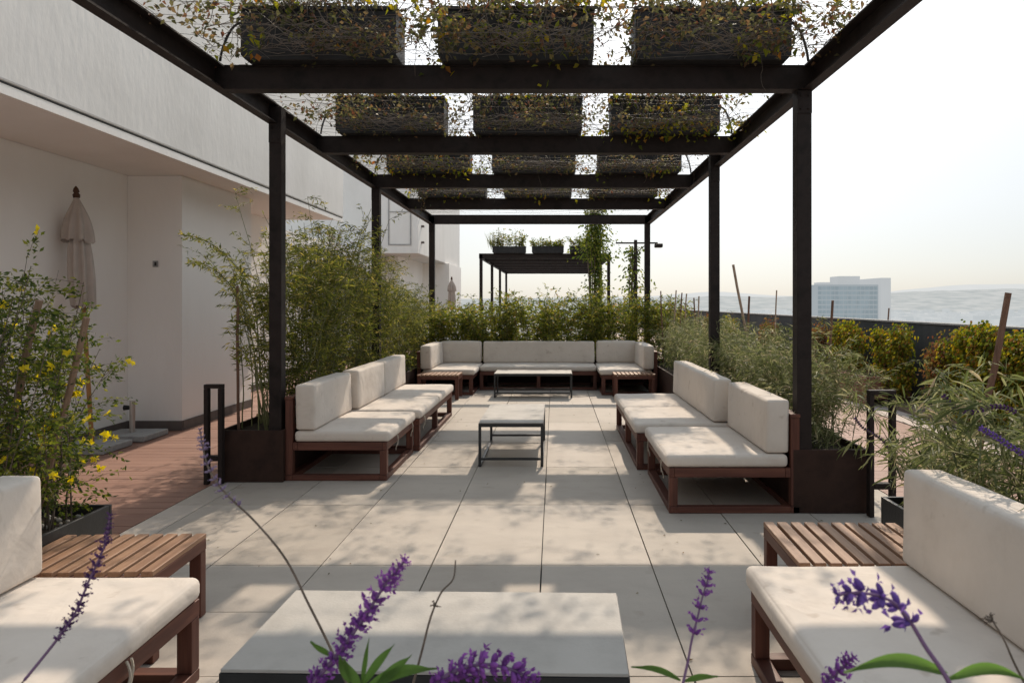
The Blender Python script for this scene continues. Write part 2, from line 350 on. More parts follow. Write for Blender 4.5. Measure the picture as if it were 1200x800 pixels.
# plain and hills
GZ = -38
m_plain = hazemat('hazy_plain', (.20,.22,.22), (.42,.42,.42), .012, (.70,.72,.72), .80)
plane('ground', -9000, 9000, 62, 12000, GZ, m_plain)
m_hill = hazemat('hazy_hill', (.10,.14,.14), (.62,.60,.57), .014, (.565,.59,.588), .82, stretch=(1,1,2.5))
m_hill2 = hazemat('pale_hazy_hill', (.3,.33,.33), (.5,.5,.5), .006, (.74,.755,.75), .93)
def hill(name, mat, dist, prof, depth, seed):
    b = MB(); n = 220; rows = 12
    px0, px1 = prof[0][0], prof[-1][0]
    for j in range(rows+1):
        t = j/rows; y = dist + depth*t
        for i in range(n+1):
            px = px0 + (px1-px0)*i/n; x = (px-CX)*dist/F*(1+.3*t)
            for (a, ya), (c, yc) in zip(prof[:-1], prof[1:]):
                if a <= px <= c: yy = ya + (yc-ya)*(px-a)/(c-a); break
            top = H + (CY-yy)*dist/F
            nz = noise.noise(Vector((x*.0022, y*.002, seed)))*18 + noise.noise(Vector((x*.012, y*.01, seed)))*5
            z = GZ + (top*(1+depth/dist*.6) - GZ)*math.sin(min(1,t*1.15)*PI/2) + nz*(t**.5)
            b.v.append((x, y, z))
    for j in range(rows):
        for i in range(n): a = j*(n+1)+i; b.f.append((a, a+1, a+n+2, a+n+1))
    b.build(name, mat, smooth=True)['kind'] = 'structure'
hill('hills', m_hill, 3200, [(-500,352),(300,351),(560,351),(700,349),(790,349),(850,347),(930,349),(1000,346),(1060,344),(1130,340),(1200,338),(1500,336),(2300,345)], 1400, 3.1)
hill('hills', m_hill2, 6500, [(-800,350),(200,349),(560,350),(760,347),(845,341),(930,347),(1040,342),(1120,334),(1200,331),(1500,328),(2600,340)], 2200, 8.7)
# city: small blocks spread on the plain, too many to count
b = MB()
for i in range(1500):
    y = rnd.uniform(650, 3000); px = rnd.uniform(-100, 1500); x = (px-CX)*y/F
    sx, sy = rnd.uniform(5, 16), rnd.uniform(5, 16); h = rnd.choice([4,6,7,9,9,12,16])*rnd.uniform(.8,1.2)
    b.box(x-sx, x+sx, y-sy, y+sy, GZ-1, GZ+h)
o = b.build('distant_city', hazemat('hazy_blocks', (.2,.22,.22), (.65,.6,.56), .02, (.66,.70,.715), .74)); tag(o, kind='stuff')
o['label'] = 'hazy low city blocks spread over the plain beyond the parapet'; o['category'] = 'city'

# office block far beyond the parapet
YB = 400
tb = empty('office_building', (160, YB+15, GZ))
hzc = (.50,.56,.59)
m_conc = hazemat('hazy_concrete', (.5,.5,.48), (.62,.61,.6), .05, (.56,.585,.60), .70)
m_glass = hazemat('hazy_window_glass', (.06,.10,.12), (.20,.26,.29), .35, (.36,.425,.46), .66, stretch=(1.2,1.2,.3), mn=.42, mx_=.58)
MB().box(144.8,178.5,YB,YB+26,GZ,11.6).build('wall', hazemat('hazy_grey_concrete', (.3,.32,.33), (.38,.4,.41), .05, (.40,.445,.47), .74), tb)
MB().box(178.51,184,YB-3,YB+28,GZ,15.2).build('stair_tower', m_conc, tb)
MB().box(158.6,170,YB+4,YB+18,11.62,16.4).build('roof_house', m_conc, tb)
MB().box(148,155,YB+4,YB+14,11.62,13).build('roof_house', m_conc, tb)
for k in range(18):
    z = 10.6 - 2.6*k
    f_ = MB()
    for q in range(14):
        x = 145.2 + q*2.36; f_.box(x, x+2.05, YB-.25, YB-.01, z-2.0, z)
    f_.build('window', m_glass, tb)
tag(tb, 'tall grey office block with window bands rising from the hazy plain beyond the parapet', 'office building')

# ------------------------------------------------------------------ buildings on the left
bl = empty('white_building', (-5, 6, 0))
MB().box(-5.3,-4.87,-2,8.27,0,2.9).build('wall', M['plaster'], bl)
MB().box(-5.3,-4.25,8.273,10.15,0,2.9).build('wall', M['plaster'], bl)
MB().box(-5.4,-4.95,10.153,12.9,0,2.9).build('wall', M['plaster'], bl)
MB().box(-9,-3.72,-2,12.7,2.903,2.93).build('soffit', M['plaster'], bl)
MB().box(-3.719,-3.70,-2,12.7,2.853,2.90).build('drip_edge', M['plaster'], bl)
MB().box(-4.1,-3.712,-2,12.69,2.932,2.942).build('groove', M['dark_line'], bl)
MB().box(-9,-3.70,-2,12.7,2.944,6.2).build('fascia', M['fascia'], bl, bevel=.015)
s_ = MB(); s_.box(-4.868,-4.85,-2,8.25,.002,.11); s_.box(-4.868,-4.238,8.252,8.27,.002,.11); s_.box(-4.248,-4.232,8.273,10.15,.002,.11); s_.box(-4.948,-4.93,10.17,12.9,.002,.11)
s_.build('skirting', M['skirt'], bl)
sw = MB().box(-4.58,-4.52,8.262,8.271,1.86,1.93).build('switch_box', M['stone'], bl); 
swb = MB().box(-4.558,-4.535,8.257,8.2615,1.875,1.915).build('switch', M['dark_line'], bl)
tag(bl, 'long white rendered building with deep overhanging fascia beside the deck', 'building')

bf = empty('white_building', (-7, 26, 0))
MB().box(-12,-4.14,22,31.6,2.95,6.4).build('upper_wall', M['fascia'], bf, bevel=.02)
MB().box(-12,-5.0,23.2,31.0,0,2.947).build('lower_wall', M['plaster'], bf)
MB().box(-6.6,-4.0,27.5,31,0,2.945).build('lower_wall', M['plaster'], bf)
d_ = MB(); x0,x1,z0,z1 = -5.05,-4.35,3.2,5.4
for a in ((x0,x1,z0,z0+.035),(x0,x1,z1-.035,z1),(x0,x0+.035,z0+.036,z1-.036),(x1-.035,x1,z0+.036,z1-.036),(x0+.036,x1-.036,4.2,4.225)): d_.box(a[0],a[1],21.975,21.998,a[2],a[3])
d_.build('door_frame', M['stone'], bf)
for k in range(4): MB().box(-4.138,-4.06,22.5,22.62,3.3+k*.5,3.36+k*.5).build('rung', M['skirt'], bf)
MB().box(-12,-3.74,12.9,21.99,5.0,5.5).build('roof_edge', M['fascia'], bf) if False else None
tag(bf, 'distant white block with a raised overhanging upper box past the first pergola', 'building')
bm_ = empty('white_building', (-6.6, 17, 0))
MB().box(-12,-5.35,13.1,21.9,0,2.9).build('wall', M['fascia'], bm_)
MB().box(-5.349,-5.33,13.1,21.9,0,.1).build('skirting', M['skirt'], bm_)
tag(bm_, 'low set back white wall between the long building and the far box', 'building')

# parapet on the right
pw = empty('parapet_wall', (5.1, 25, 0))
MB().box(5.0,5.18,-3,60,-.1,1.165).build('wall', M['parapet'], pw)
MB().box(4.985,5.2,-3,60,1.168,1.19).build('coping', M['stone'], pw)
tag(pw, 'long low dark grey parapet wall along the right terrace edge', 'wall')

# ------------------------------------------------------------------ pergolas
BZ0, BZ1 = 2.92, 3.085
def pergola(label, ys, posts_l, posts_r, xl=-2.35, xr=1.79, y0=None, y1=None):
    y0 = ys[0]-.05 if y0 is None else y0; y1 = ys[-1]+.05 if y1 is None else y1
    r = empty('pergola', ((xl+xr)/2, (y0+y1)/2, 0)); tag(r, label, 'pergola', None)
    for side, x in ((1, xl), (-1, xr)):
        b = MB()
        b.box(x, x+side*.012, y0, y1, BZ0, BZ1)
        b.box(x+side*.0125, x+side*.075, y0, y1, BZ0, BZ0+.012); b.box(x+side*.0125, x+side*.075, y0, y1, BZ1-.012, BZ1)
        b.build('side_rail', M['steel'], r)
    for y in ys:
        MB().box(xl+.0135, xr-.0135, y-.05, y+.05, BZ0+.0005 if False else BZ0+.013, BZ1-.013).build('cross_beam', M['steel'], r)
        b = MB(); b.box(xl+.077, xr-.077, y-.055, y+.055, BZ0, BZ0+.0115); b.box(xl+.077, xr-.077, y-.055, y+.055, BZ1-.0115, BZ1)
        b.build('beam_flange', M['steel'], r)
    for x, pl, s in ((xl, posts_l, 1), (xr, posts_r, -1)):
        for y in pl:
            MB().box(x+s*.014, x+s*.115, y-.05, y+.05, 0, BZ1-.03).build('post', M['steel'], r, bevel=.003)
            q = MB(); q.box(x+s*.0145, x+s*.1145, y-.058, y-.0505, BZ0-.16, BZ0-.003)
            for zz in (BZ0-.13, BZ0-.04):
                for xx in (.038, .091): q.tube([(x+s*xx, y-.0575, zz), (x+s*xx, y-.070, zz)], .008, sides=6)
            q.build('bolt_plate', M['steel'], r)
    return r
YS = [.8, 2.92, 5.04, 7.16, 9.28, 11.40, 13.52]
p1 = pergola('near black steel pergola with hanging planters framing the whole seating terrace', YS, [5.98, 9.3, 13.52], [5.06, 7.85, 13.52])
Y2 = [24 + 2.08*i for i in range(7)]
p2 = pergola('smaller looking far black pergola beyond the hedge with planters on top', Y2, [24, 28.2, 32.3, 36.48], [24, 28.2, 32.3, 36.48], xl=-2.5, xr=1.85)

# wire net on top of the near pergola
def net(name, ys, xl, xr, label):
    b = MB(); z = BZ1+.012
    for y0, y1 in zip(ys[:-1], ys[1:]):
        k = 0; y = y0+.06
        while y < y1-.05:
            t = (y-y0)/(y1-y0); sag = .05*math.sin(t*PI); ph = rnd.uniform(0, 6)
            pts = []
            for i in range(15):
                u = i/14; x = xl+(xr-xl)*u
                pts.append((x, y+.035*math.sin(u*7+ph)+rnd.uniform(-.012,.012), z - sag*math.sin(u*PI)**.5 - .03*abs(math.sin(u*PI*3+ph)) + .03))
            b.tube(pts, .0016, sides=3, cap=False); y += rnd.uniform(.13, .24)
    x = xl+.1
    while x < xr:
        pts = []
        for y0, y1 in zip(ys[:-1], ys[1:]):
            for i in range(6):
                t = i/6; pts.append((x+rnd.uniform(-.02,.02), y0+(y1-y0)*t, z - .06*math.sin(t*PI) + .012))
        b.tube(pts, .0015, sides=3, cap=False); x += .31
    o = b.build(name, M['net']); tag(o, label, 'wire net'); return o
net('wire_net', YS[1:], -2.33, 1.77, 'sagging wire net stretched over the near pergola beams')

# ------------------------------------------------------------------ planters on beams and their vines
def roof_planter(x0, x1, y, label, group, top=.335):
    z0 = BZ1+.003; dy = .15
    r = empty('planter_box', ((x0+x1)/2, y, z0)); tag(r, label, 'planter', group)
    c = .035; b = MB()
    # chamfered trough: cross-section in X-Z
    prof = [(x0+c,z0),(x1-c,z0),(x1,z0+c),(x1,z0+top),(x0,z0+top),(x0,z0+c)]
    n = len(prof)
    for yy in (y-dy, y+dy): b.v += [(px, yy, pz) for px, pz in prof]
    b.f.append(tuple(range(n))); b.f.append(tuple(range(n, 2*n))[::-1])
    for i in range(n): j = (i+1) % n; b.f.append((i+n, j+n, j, i))
    b.build('box', M['black_box'], r, bevel=.006)
    q = MB(); t = z0+top
    q.box(x0-.008,x1+.008,y-dy-.008,y-dy+.02,t+.001,t+.025); q.box(x0-.008,x1+.008,y+dy-.02,y+dy+.008,t+.001,t+.025)
    q.box(x0-.008,x0+.02,y-dy+.021,y+dy-.021,t+.001,t+.025); q.box(x1-.02,x1+.008,y-dy+.021,y+dy-.021,t+.001,t+.025)
    q.build('rim', M['black_box'], r)
    MB().box(x0+.021,x1-.021,y-dy+.021,y+dy-.021,t+.001,t+.012).build('soil', M['soil'], r)
    return r
def walk(p, d, n, step, wob, grav, floor=None, rr=None):
    rr = rr or rnd; p = Vector(p); d = Vector(d).normalized(); pts = [p.copy()]
    for i in range(n):
        d = (d + Vector((rr.uniform(-wob,wob), rr.uniform(-wob,wob), rr.uniform(-wob,wob)-grav))).normalized()
        p = p + d*step
        if floor is not None and p.z < floor: p.z = floor + rr.uniform(0,.02); d.z = abs(d.z)*.2
        pts.append(p.copy())
    return pts
def vine(x0, x1, y, label, group, ntw=70, nleaf=700, bright=0, z0=BZ1+.335, name='climbing_vine', hang=.10, sc=1.0):
    r = empty(name, ((x0+x1)/2, y, z0)); tag(r, label, 'vine', group)
    tw = MB(); P = []; D = []
    for i in range(ntw):
        p = Vector((rnd.uniform(x0+.05, x1-.05), y+rnd.uniform(-.12,.12), z0))
        d = Vector((rnd.uniform(-1,1), rnd.uniform(-1.3,.35), rnd.uniform(.0,1.2)))
        fl = BZ1 + .02 if rnd.random() > hang else None
        pts = walk(p, d, rnd.randint(6, 15), .055*sc, .45, rnd.uniform(.06,.26), fl)
        tw.tube(pts, .0034*sc, .0013*sc, sides=3, cap=False)
        cl = [rnd.randint(1, len(pts)-1) for _ in range(2)]; kk = rnd.choice([.15,.3,.6,1.2,2.4])
        for q in range(int(nleaf/ntw*kk)):
            j = rnd.choice(cl); a = pts[j]
            P.append(a + Vector((rnd.gauss(0,.036), rnd.gauss(0,.032), rnd.gauss(0,.024)))); dd = pts[j]-pts[j-1]
            D.append((dd.x*10+rnd.gauss(0,.7), dd.y*10+rnd.gauss(0,.7), dd.z*8+rnd.gauss(0,.5)-.5))
    tg = MB()
    for i in range(34):                      # loose tangle lying on the net
        xx = rnd.uniform(x0, x1-.3); pts = [Vector((xx + j*.07, y-.16-.5*((i*37)%34)/34+.05*math.sin(j*1.1+i), BZ1+.02+rnd.uniform(0,.07))) for j in range(rnd.randint(6,12))]
        tg.tube(pts, .0026, .0013, sides=3, cap=False)
    tg.build('dry_tangle', M['twig_grey'], r)
    for i in range(int(ntw*.14)):
        p = Vector((rnd.uniform(x0-.1, x1+.1), y+rnd.choice([-.17,.17,-.17]), BZ1+rnd.uniform(.03,.12)))
        pts = walk(p, (rnd.gauss(0,.6), -1 if p.y < y else 1, .05), rnd.randint(8,20), .075, .35, .05, BZ1+.01)
        for q in pts: q.x = max(-2.3, min(1.74, q.x))
        tw.tube(pts, .0035*sc, .0012*sc, sides=3, cap=False)
        for a in pts[2:]:
            if rnd.random() < .30:
                for q in range(rnd.choice([3,6,14,26])):
                    P.append(a + Vector((rnd.gauss(0,.055), rnd.gauss(0,.055), rnd.gauss(-.01,.03)))); D.append((rnd.gauss(0,1), rnd.gauss(0,1), rnd.gauss(-.2,.4)))
    tw.build('stem', M['twig'], r)
    n = len(P); Lf = rs.uniform(.018,.052,n)*sc
    MB().leaves(P, D, Lf, Lf*.62, fold=.2, droop=.15).build('foliage', M['leaf_vine'], r)
    if bright:  # yellow-green and orange leaf clusters, coloured brighter to look sunlit
        P = []; D = []
        for k in range(bright):
            c = Vector((rnd.uniform(x0-.1, x1+.1), y+rnd.uniform(-.45,0), BZ1+rnd.choice([.02,.15,.36,.4])))
            for q in range(rnd.randint(18, 34)):
                P.append(c+Vector((rnd.gauss(0,.10), rnd.gauss(0,.07), rnd.gauss(0,.05)))); D.append((rnd.gauss(0,1), rnd.gauss(0,1), rnd.gauss(0,.4)-.5))
        n = len(P); Lf = rs.uniform(.035,.065,n)*sc
        MB().leaves(P, D, Lf, Lf*.7, fold=.2, droop=.2).build('sunlit_leaves', M['leaf_vine_green'], r)
    return r
cols3 = [(-2.12,-1.07), (-.79,.265), (.545,1.60)]
pos3 = ['left', 'middle', 'right']
rown = ['first', 'second', 'third', 'fourth']
for ri, y in enumerate(YS[2:6]):
    for ci, (a, c) in enumerate(cols3):
        roof_planter(a, c, y, '%s black trough planter on the %s cross beam from the viewer of the near pergola' % (pos3[ci], rown[ri]), 'black trough planters on the pergola beams')
        br = [[6,9,6],[4,4,18],[16,3,6],[10,4,3]][ri][ci]
        vine(a, c, y, 'tangled autumn vine spilling over the %s trough on the %s cross beam from the viewer' % (pos3[ci], rown[ri]), 'vines spilling over the pergola troughs',
             ntw=[150,140,120,100][ri], nleaf=[2100,1700,1300,1000][ri], bright=br)
for ri, y in enumerate(YS[2:5]):
    for sx, xa, xb in ((0, -2.27, -2.13), (1, 1.72, 1.61)):
        pts = [Vector((xa+(xb-xa)*(t**1.6 if True else t), y-.12+.02*math.sin(t*3), BZ1+.005+.26*math.sin(t*PI/2))) for t in [i/8 for i in range(9)]]
        o = MB().tube(pts, .009, sides=6).build('irrigation_hose', M['hose'], smooth=True)
        tag(o, 'bent black hose feeding the %s end trough on the %s cross beam' % (['left','right'][sx], rown[ri]), 'hose', 'irrigation hoses on the pergola')
# planters on the far pergola
for ci, (a, c) in enumerate([(-2.05,-.95), (-.75,.3), (.5,1.5)]):
    roof_planter(a, c, 24.0, '%s small trough with plants on top of the far pergola' % pos3[ci], 'troughs on the far pergola', top=.2)
    r = empty('potted_plant', ((a+c)/2, 24, BZ1+.2)); P=[]; D=[]; st = MB()
    hh = [.55,.28,.45][ci]
    for i in range(60):
        pts = walk((rnd.uniform(a+.05,c-.05), 24+rnd.uniform(-.1,.1), BZ1+.2), (rnd.uniform(-.5,.5), rnd.uniform(-.5,.5), 1), 6, hh/6*rnd.uniform(.5,1.2), .25, .08)
        st.tube(pts, .006, .003, sides=3, cap=False)
        for j in range(14):
            q = rnd.choice(pts[1:]); P.append(q+Vector((rnd.gauss(0,.03),rnd.gauss(0,.03),0))); D.append((rnd.gauss(0,1),rnd.gauss(0,1),rnd.gauss(.2,.5)))
    st.build('stem', M['twig'], r); n=len(P); Lf=rs.uniform(.05,.1,n); MB().leaves(P,D,Lf,Lf*.5).build('foliage', M['leaf_hedge'], r)
    if ci == 0:
        P=[at(576+rnd.uniform(-3,6), 293, 24) for k in range(40)]; D=[(rnd.gauss(-.12,.22),rnd.gauss(0,.15),1) for k in range(40)]
        MB().leaves(P,D,rs.uniform(.4,.75,40),.02,fold=.1).build('grass_blades', M['leaf_sage'], r)
    tag(r, ['grassy tall plant in the left trough', 'low plant in the middle trough', 'bushy plant in the right trough'][ci]+' on the far pergola', 'plant', 'plants on the far pergola')

# ------------------------------------------------------------------ ground planters
def planter(x0, x1, y0, y1, h, mat, label, t=.02):
    r = empty('planter_box', ((x0+x1)/2, (y0+y1)/2, 0)); tag(r, label, 'planter')
    b = MB(); b.box(x0,x1,y0,y0+t,.002,h); b.box(x0,x1,y1-t,y1,.002,h); b.box(x0,x0+t,y0+t+.001,y1-t-.001,.002,h); b.box(x1-t,x1,y0+t+.001,y1-t-.001,.002,h)
    b.build('box', mat, r, bevel=.003)
    MB().box(x0+t+.001,x1-t-.001,y0+t+.002,y1-t-.002,.01,h-.05).build('soil', M['soil'], r)
    return r
planter(-2.72,-2.20,5.87,12.85,.42,M['corten'],'long dark brown planter box behind the left sofas')
planter(1.645,2.17,5.0,12.85,.44,M['corten'],'long dark brown planter box behind the right sofas')
planter(-2.72,2.20,12.87,13.45,.42,M['corten'],'dark brown planter box running behind the far bench')
planter(-2.82,-2.27,1.2,3.72,.42,M['blackmetal'],'black planter box beside the near left sofa')
planter(1.74,2.30,.9,3.87,.42,M['blackmetal'],'black planter box beside the near right sofa')

def hoop(x0, x1, y, h, label):
    o = MB(); t=.032
    o.box(x0,x0+t,y-.028,y+.028,.002,h-t-.001); o.box(x1-t,x1,y-.028,y+.028,.002,h-t-.001); o.box(x0,x1,y-.028,y+.028,h-t,h); o.box(x0+t+.001,x1-t-.001,y-.028,y+.028,.19,.23)
    q = o.build('metal_hoop', M['steel'], bevel=.003); tag(q, label, 'hoop rail', 'rectangular hoop rails at the planter ends')
hoop(-2.80,-2.655,5.81,.80,'black rectangular metal hoop at the corner of the left brown planter')
hoop(2.13,2.31,4.93,.86,'black rectangular metal hoop at the corner of the right brown planter')

# ------------------------------------------------------------------ shrubs
def shrub(name, label, cat, group, x0, x1, y0, y1, zb, hmin, hmax, nst, npl, leafm, stemm, L=(.05,.09), Wr=.17, spread=.35, twigs=5, tl=.25, low=.12, droop=.25, stemr=.006, grav=.03, lean=(0,0), flowers=0, two=False, ldroop=.0):
    r = empty(name, ((x0+x1)/2, (y0+y1)/2, zb)); tag(r, label, cat, group)
    st = MB(); P = []; D = []; tips = []
    for i in range(nst):
        h = rnd.uniform(hmin, hmax)*rnd.uniform(.8,1)
        p = (rnd.uniform(x0,x1), rnd.uniform(y0,y1), zb)
        d = (rnd.gauss(0,spread)+lean[0], rnd.gauss(0,spread)+lean[1], 1)
        n = 9; pts = walk(p, d, n, h/n, .10, grav*rnd.uniform(.2,1.6))
        st.tube(pts, stemr, stemr*.3, sides=4, cap=False)
        for k in range(twigs):
            t = low + (1-low)*rnd.random()**.8; j = min(n-1, int(t*n)); a = pts[j].lerp(pts[j+1], t*n-j)
            ang = rnd.uniform(0, 2*PI); td = Vector((math.cos(ang), math.sin(ang), rnd.uniform(.1,1.1)))
            tp = walk(a, td, 5, tl*rnd.uniform(.5,1.2)/5, .25, .12)
            st.tube(tp, stemr*.38, stemr*.15, sides=3, cap=False); tips.append(tp[-1])
            for q in range(npl):
                u = rnd.random()*4.99; m = int(u); b_ = tp[m].lerp(tp[m+1], u-m); dd = (tp[m+1]-tp[m]).normalized()
                P.append(b_ + Vector((rnd.gauss(0,.012),rnd.gauss(0,.012),rnd.gauss(0,.012)))); D.append((dd.x*.8+rnd.gauss(0,.55), dd.y*.8+rnd.gauss(0,.55), dd.z*.8+rnd.gauss(0,.45)-droop))
        for q in range(npl):
            u = (low+(1-low)*rnd.random())*(n-.01); m = int(u); b_ = pts[m].lerp(pts[m+1], u-m)
            P.append(b_); D.append((rnd.gauss(0,1), rnd.gauss(0,1), rnd.gauss(.3,.5)))
    st.build('stem', stemm, r)
    n = len(P); Lf = rs.uniform(L[0], L[1], n)
    MB().leaves(P, D, Lf, Lf*Wr, fold=.22, droop=ldroop, two=two).build('foliage', leafm, r)
    if flowers:
        for k in range(flowers):
            F_ = []; G_ = []
            c = rnd.choice(tips)+Vector((rnd.gauss(0,.02), rnd.gauss(0,.02), 0))
            nn = Vector((rnd.gauss(0,1), rnd.gauss(-.8,.6), rnd.gauss(.3,.5))).normalized(); a = nn.orthogonal().normalized(); bb = nn.cross(a)
            for q in range(6):
                t = q*PI/3; F_.append(c); G_.append(a*math.cos(t)+bb*math.sin(t)+nn*.35)
            MB().leaves(F_, G_, rs.uniform(.020,.032,len(F_)), .020, fold=.1).build('flower', M['petal_yellow'], r)
    return r
# left planter row: tall bamboo-like shrubs
gl = 'tall fine leaved shrubs in the left planter'
shrub('bamboo_shrub','sparse caned shrub with bare lower stems nearest in the left planter','shrub',gl,-2.68,-2.36,5.98,6.6,.38,1.15,1.6,15,12,M['leaf_bamboo'],M['greenstem'],spread=.06,twigs=8,low=.3,lean=(-.02,0),tl=.17)
specs = [(6.55,7.3,1.65,2.15,34,16),(7.3,8.2,1.7,2.25,34,16),(8.2,9.2,1.6,2.1,32,15),(9.2,10.3,1.45,1.9,30,14),(10.3,11.5,1.25,1.65,30,13),(11.5,12.7,1.1,1.5,30,13)]
nm = ['tall dense fine leaved green shrub just behind the left front post','tallest dense green shrub above the left sofa backs','dense green shrub beside the second left post','mid green shrub past the second left post','green shrub near the far left bench corner','green shrub at the far end of the left planter']
for (ya,yb,h0,h1,ns,npl), l_ in zip(specs, nm):
    shrub('bamboo_shrub',l_,'shrub',gl,-2.65,-2.28,ya,yb,.38,h0,h1,ns,npl,M['leaf_bamboo'],M['greenstem'],spread=.09,twigs=20,low=.02,tl=.27,lean=(.0,0),L=(.035,.07),Wr=.2)
# back hedge
nm = ['leftmost','second from left','third from left','third from right','second from right','rightmost']
for k in range(6):
    xa = -2.6+k*.8
    shrub('hedge_shrub','olive green hedge shrub behind the far bench, %s of the hedge' % nm[k],'shrub','hedge shrubs behind the far bench',xa,xa+.8,12.95,13.35,.38,[.9,.85,.9,1.0,1.0,1.0][k],[1.22,1.2,1.32,1.4,1.42,1.36][k],44,10,M['leaf_hedge'],M['greenstem'],spread=.10,twigs=12,low=.0,tl=.28,L=(.05,.09),Wr=.3)
# more hedge on the far side, under the far pergola
for k in range(4):
    xa=-2.9+k*1.3
    shrub('hedge_shrub','hazy green shrub in the bed beneath the front of the far pergola, %s of four'%['first','second','third','last'][k],'shrub','shrubs before the far pergola',xa,xa+1.3,20.5,21.5,0,1.2,1.9,22,8,M['leaf_hedge'],M['greenstem'],spread=.10,twigs=10,low=.0,tl=.35,L=(.08,.13),Wr=.35,stemr=.008)
# right planter grey green grassy sage
gr_ = 'grey green sage bushes in the right planter'
nm = ['nearest grey green sage bush against the right front post','second grey green sage bush behind the near right backrest','third grey green sage bush behind the right sofas','fourth sage bush by the second right post','fifth sage bush past the second right post','sage bush at the far end of the right planter']
ys_ = [5.1,5.9,6.9,8.1,9.5,11.1,12.8]
for k in range(6):
    hh = [.72,.85,.85,.85,.85,.8][k]
    shrub('sage_bush',nm[k],'shrub',gr_,1.82,2.12,ys_[k],ys_[k+1],.40,hh*.75,hh*1.15,[38,48,48,48,48,48][k],15,M['leaf_sage'],M['greenstem'],spread=.20,twigs=10,low=.02,tl=.24,L=(.04,.085),Wr=.11,droop=.3,grav=.07,stemr=.004,ldroop=.12)
# near right planter sage with longer leaves
gn = 'sage plants in the near right planter'
shrub('sage_bush','sage plant with long narrow leaves at the far corner of the near right planter','shrub',gn,1.82,2.2,3.1,3.8,.38,.45,.85,28,15,M['leaf_sage'],M['greenstem'],spread=.34,twigs=5,low=.05,tl=.16,L=(.06,.12),Wr=.10,droop=.35,grav=.10,two=True,stemr=.004,ldroop=.2)
shrub('sage_bush','tallest broad sage plant behind the near right backrest','shrub',gn,1.85,2.2,2.35,3.1,.38,.75,1.12,34,15,M['leaf_sage'],M['greenstem'],spread=.28,twigs=6,low=.05,tl=.17,L=(.06,.12),Wr=.10,droop=.35,grav=.08,two=True,stemr=.004,ldroop=.2)
# yellow jasmine left
shrub('jasmine_shrub','dark green shrub with small yellow flowers in the near left planter','shrub',None,-2.68,-2.33,2.95,3.62,.38,.95,1.36,34,30,M['leaf_jasmine'],M['twig'],spread=.14,twigs=15,low=.02,tl=.24,L=(.015,.034),Wr=.45,grav=.03,lean=(.13,0),flowers=90,stemr=.0045)
shrub('jasmine_shrub','low leafy shrub at the near end of the left black planter','shrub',None,-2.7,-2.4,2.3,2.95,.38,.6,.95,22,18,M['leaf_jasmine'],M['twig'],spread=.15,twigs=12,low=.05,tl=.26,L=(.018,.036),Wr=.45,grav=.02,flowers=24,stemr=.0045)
b = MB()
for k in range(160):
    p = Vector((rnd.uniform(-2.78,-2.3), rnd.uniform(2.4,3.66), .378)); b.blob(p, (rnd.gauss(0,1),rnd.gauss(0,1),.2), rnd.uniform(.02,.04), rnd.uniform(.008,.016), 5)
tag(b.build('pebbles', M['rock'], smooth=True), 'pale pebbles and groundcover on the soil of the near left planter', 'pebbles', kind='stuff')

# creeper clumps over the parapet
def clump(px, label, w, z0, z1, leafm, n, box=True, thick=.28):
    Y = 4.8*F/(px-CX); c = Vector((4.78, Y, 0)); n = int(n*1.9)
    r = empty('creeper_clump', (c.x, Y, 0)); tag(r, label, 'creeper', 'creeper clumps hanging on the parapet')
    P = []; D = []; st = MB(); k = 0
    lobes = [(rnd.uniform(-w,w)*.8, rnd.uniform(z0+.1,z1-.17), rnd.uniform(.10,.21)) for _ in range(34)]
    while len(P) < n:
        ly, lz, lr = rnd.choice(lobes)
        a = rnd.uniform(0,2*PI); e = rnd.uniform(-1,1); q = Vector((math.cos(a)*math.sqrt(1-e*e), math.sin(a)*math.sqrt(1-e*e), e))*lr*rnd.uniform(.35,1.12)
        x = c.x - thick*.25 + q.x*.8; z = lz+q.z*1.15
        if z < .12: continue
        P.append((min(x,4.97) if z < 1.2 else x, Y+ly+q.y, z)); D.append((q.x*3-.6+rnd.gauss(0,.5), q.y*3+rnd.gauss(0,.5), -.7+rnd.gauss(0,.4)))
    for _ in range(8):
        ly, lz, lr = rnd.choice(lobes); st.tube(walk((c.x, Y+rnd.uniform(-.1,.1), .1), ((0,ly*.5,1)), 6, lz/6, .12, 0), .012, .004, sides=4, cap=False)
    st.build('stem', M['twig'], r)
    Lf = rs.uniform(.028,.056,n); MB().leaves(P, D, Lf, Lf*.8, fold=.2, droop=.2, Nn=rs.normal(size=(n,3))+np.array([-1.2,-.5,.8])).build('foliage', leafm, r)
clump(1000,'narrow yellow green creeper clump on the parapet beside its brown box',.60,.30,1.2,M['leaf_creeper'],3200)
clump(1052,'wide yellow green creeper clump right of the narrow one, above the bare wall gap',.56,.2,1.19,M['leaf_creeper'],3200)
clump(1112,'rusty tinted narrow creeper clump right of the bare wall gap',.22,.3,1.12,M['leaf_rust'],800)
clump(1145,'largest yellow and orange creeper clump before the thick leaning stake',.50,.12,1.27,M['leaf_creeper'],3200)
clump(1195,'dark edged creeper clump at the right end of the parapet',.50,.12,1.24,M['leaf_creeper'],2800)
for px, l_, lf in ((965,'orange brown creeper clump just right of the front right post','leaf_rust'),(905,'orange and yellow creeper clump before the wall left of the front right post','leaf_rust'),(860,'golden creeper clump by the pale leaning stake','leaf_creeper'),(835,'small creeper clump beside the second right post','leaf_rust'),(800,'distant rusty creeper clump left of the second right post','leaf_rust'),(778,'most distant reddish creeper clump by the far right post','leaf_rust')):
    clump(px,l_,.55 if px<950 else .22,.25,1.15,M[lf],1500)
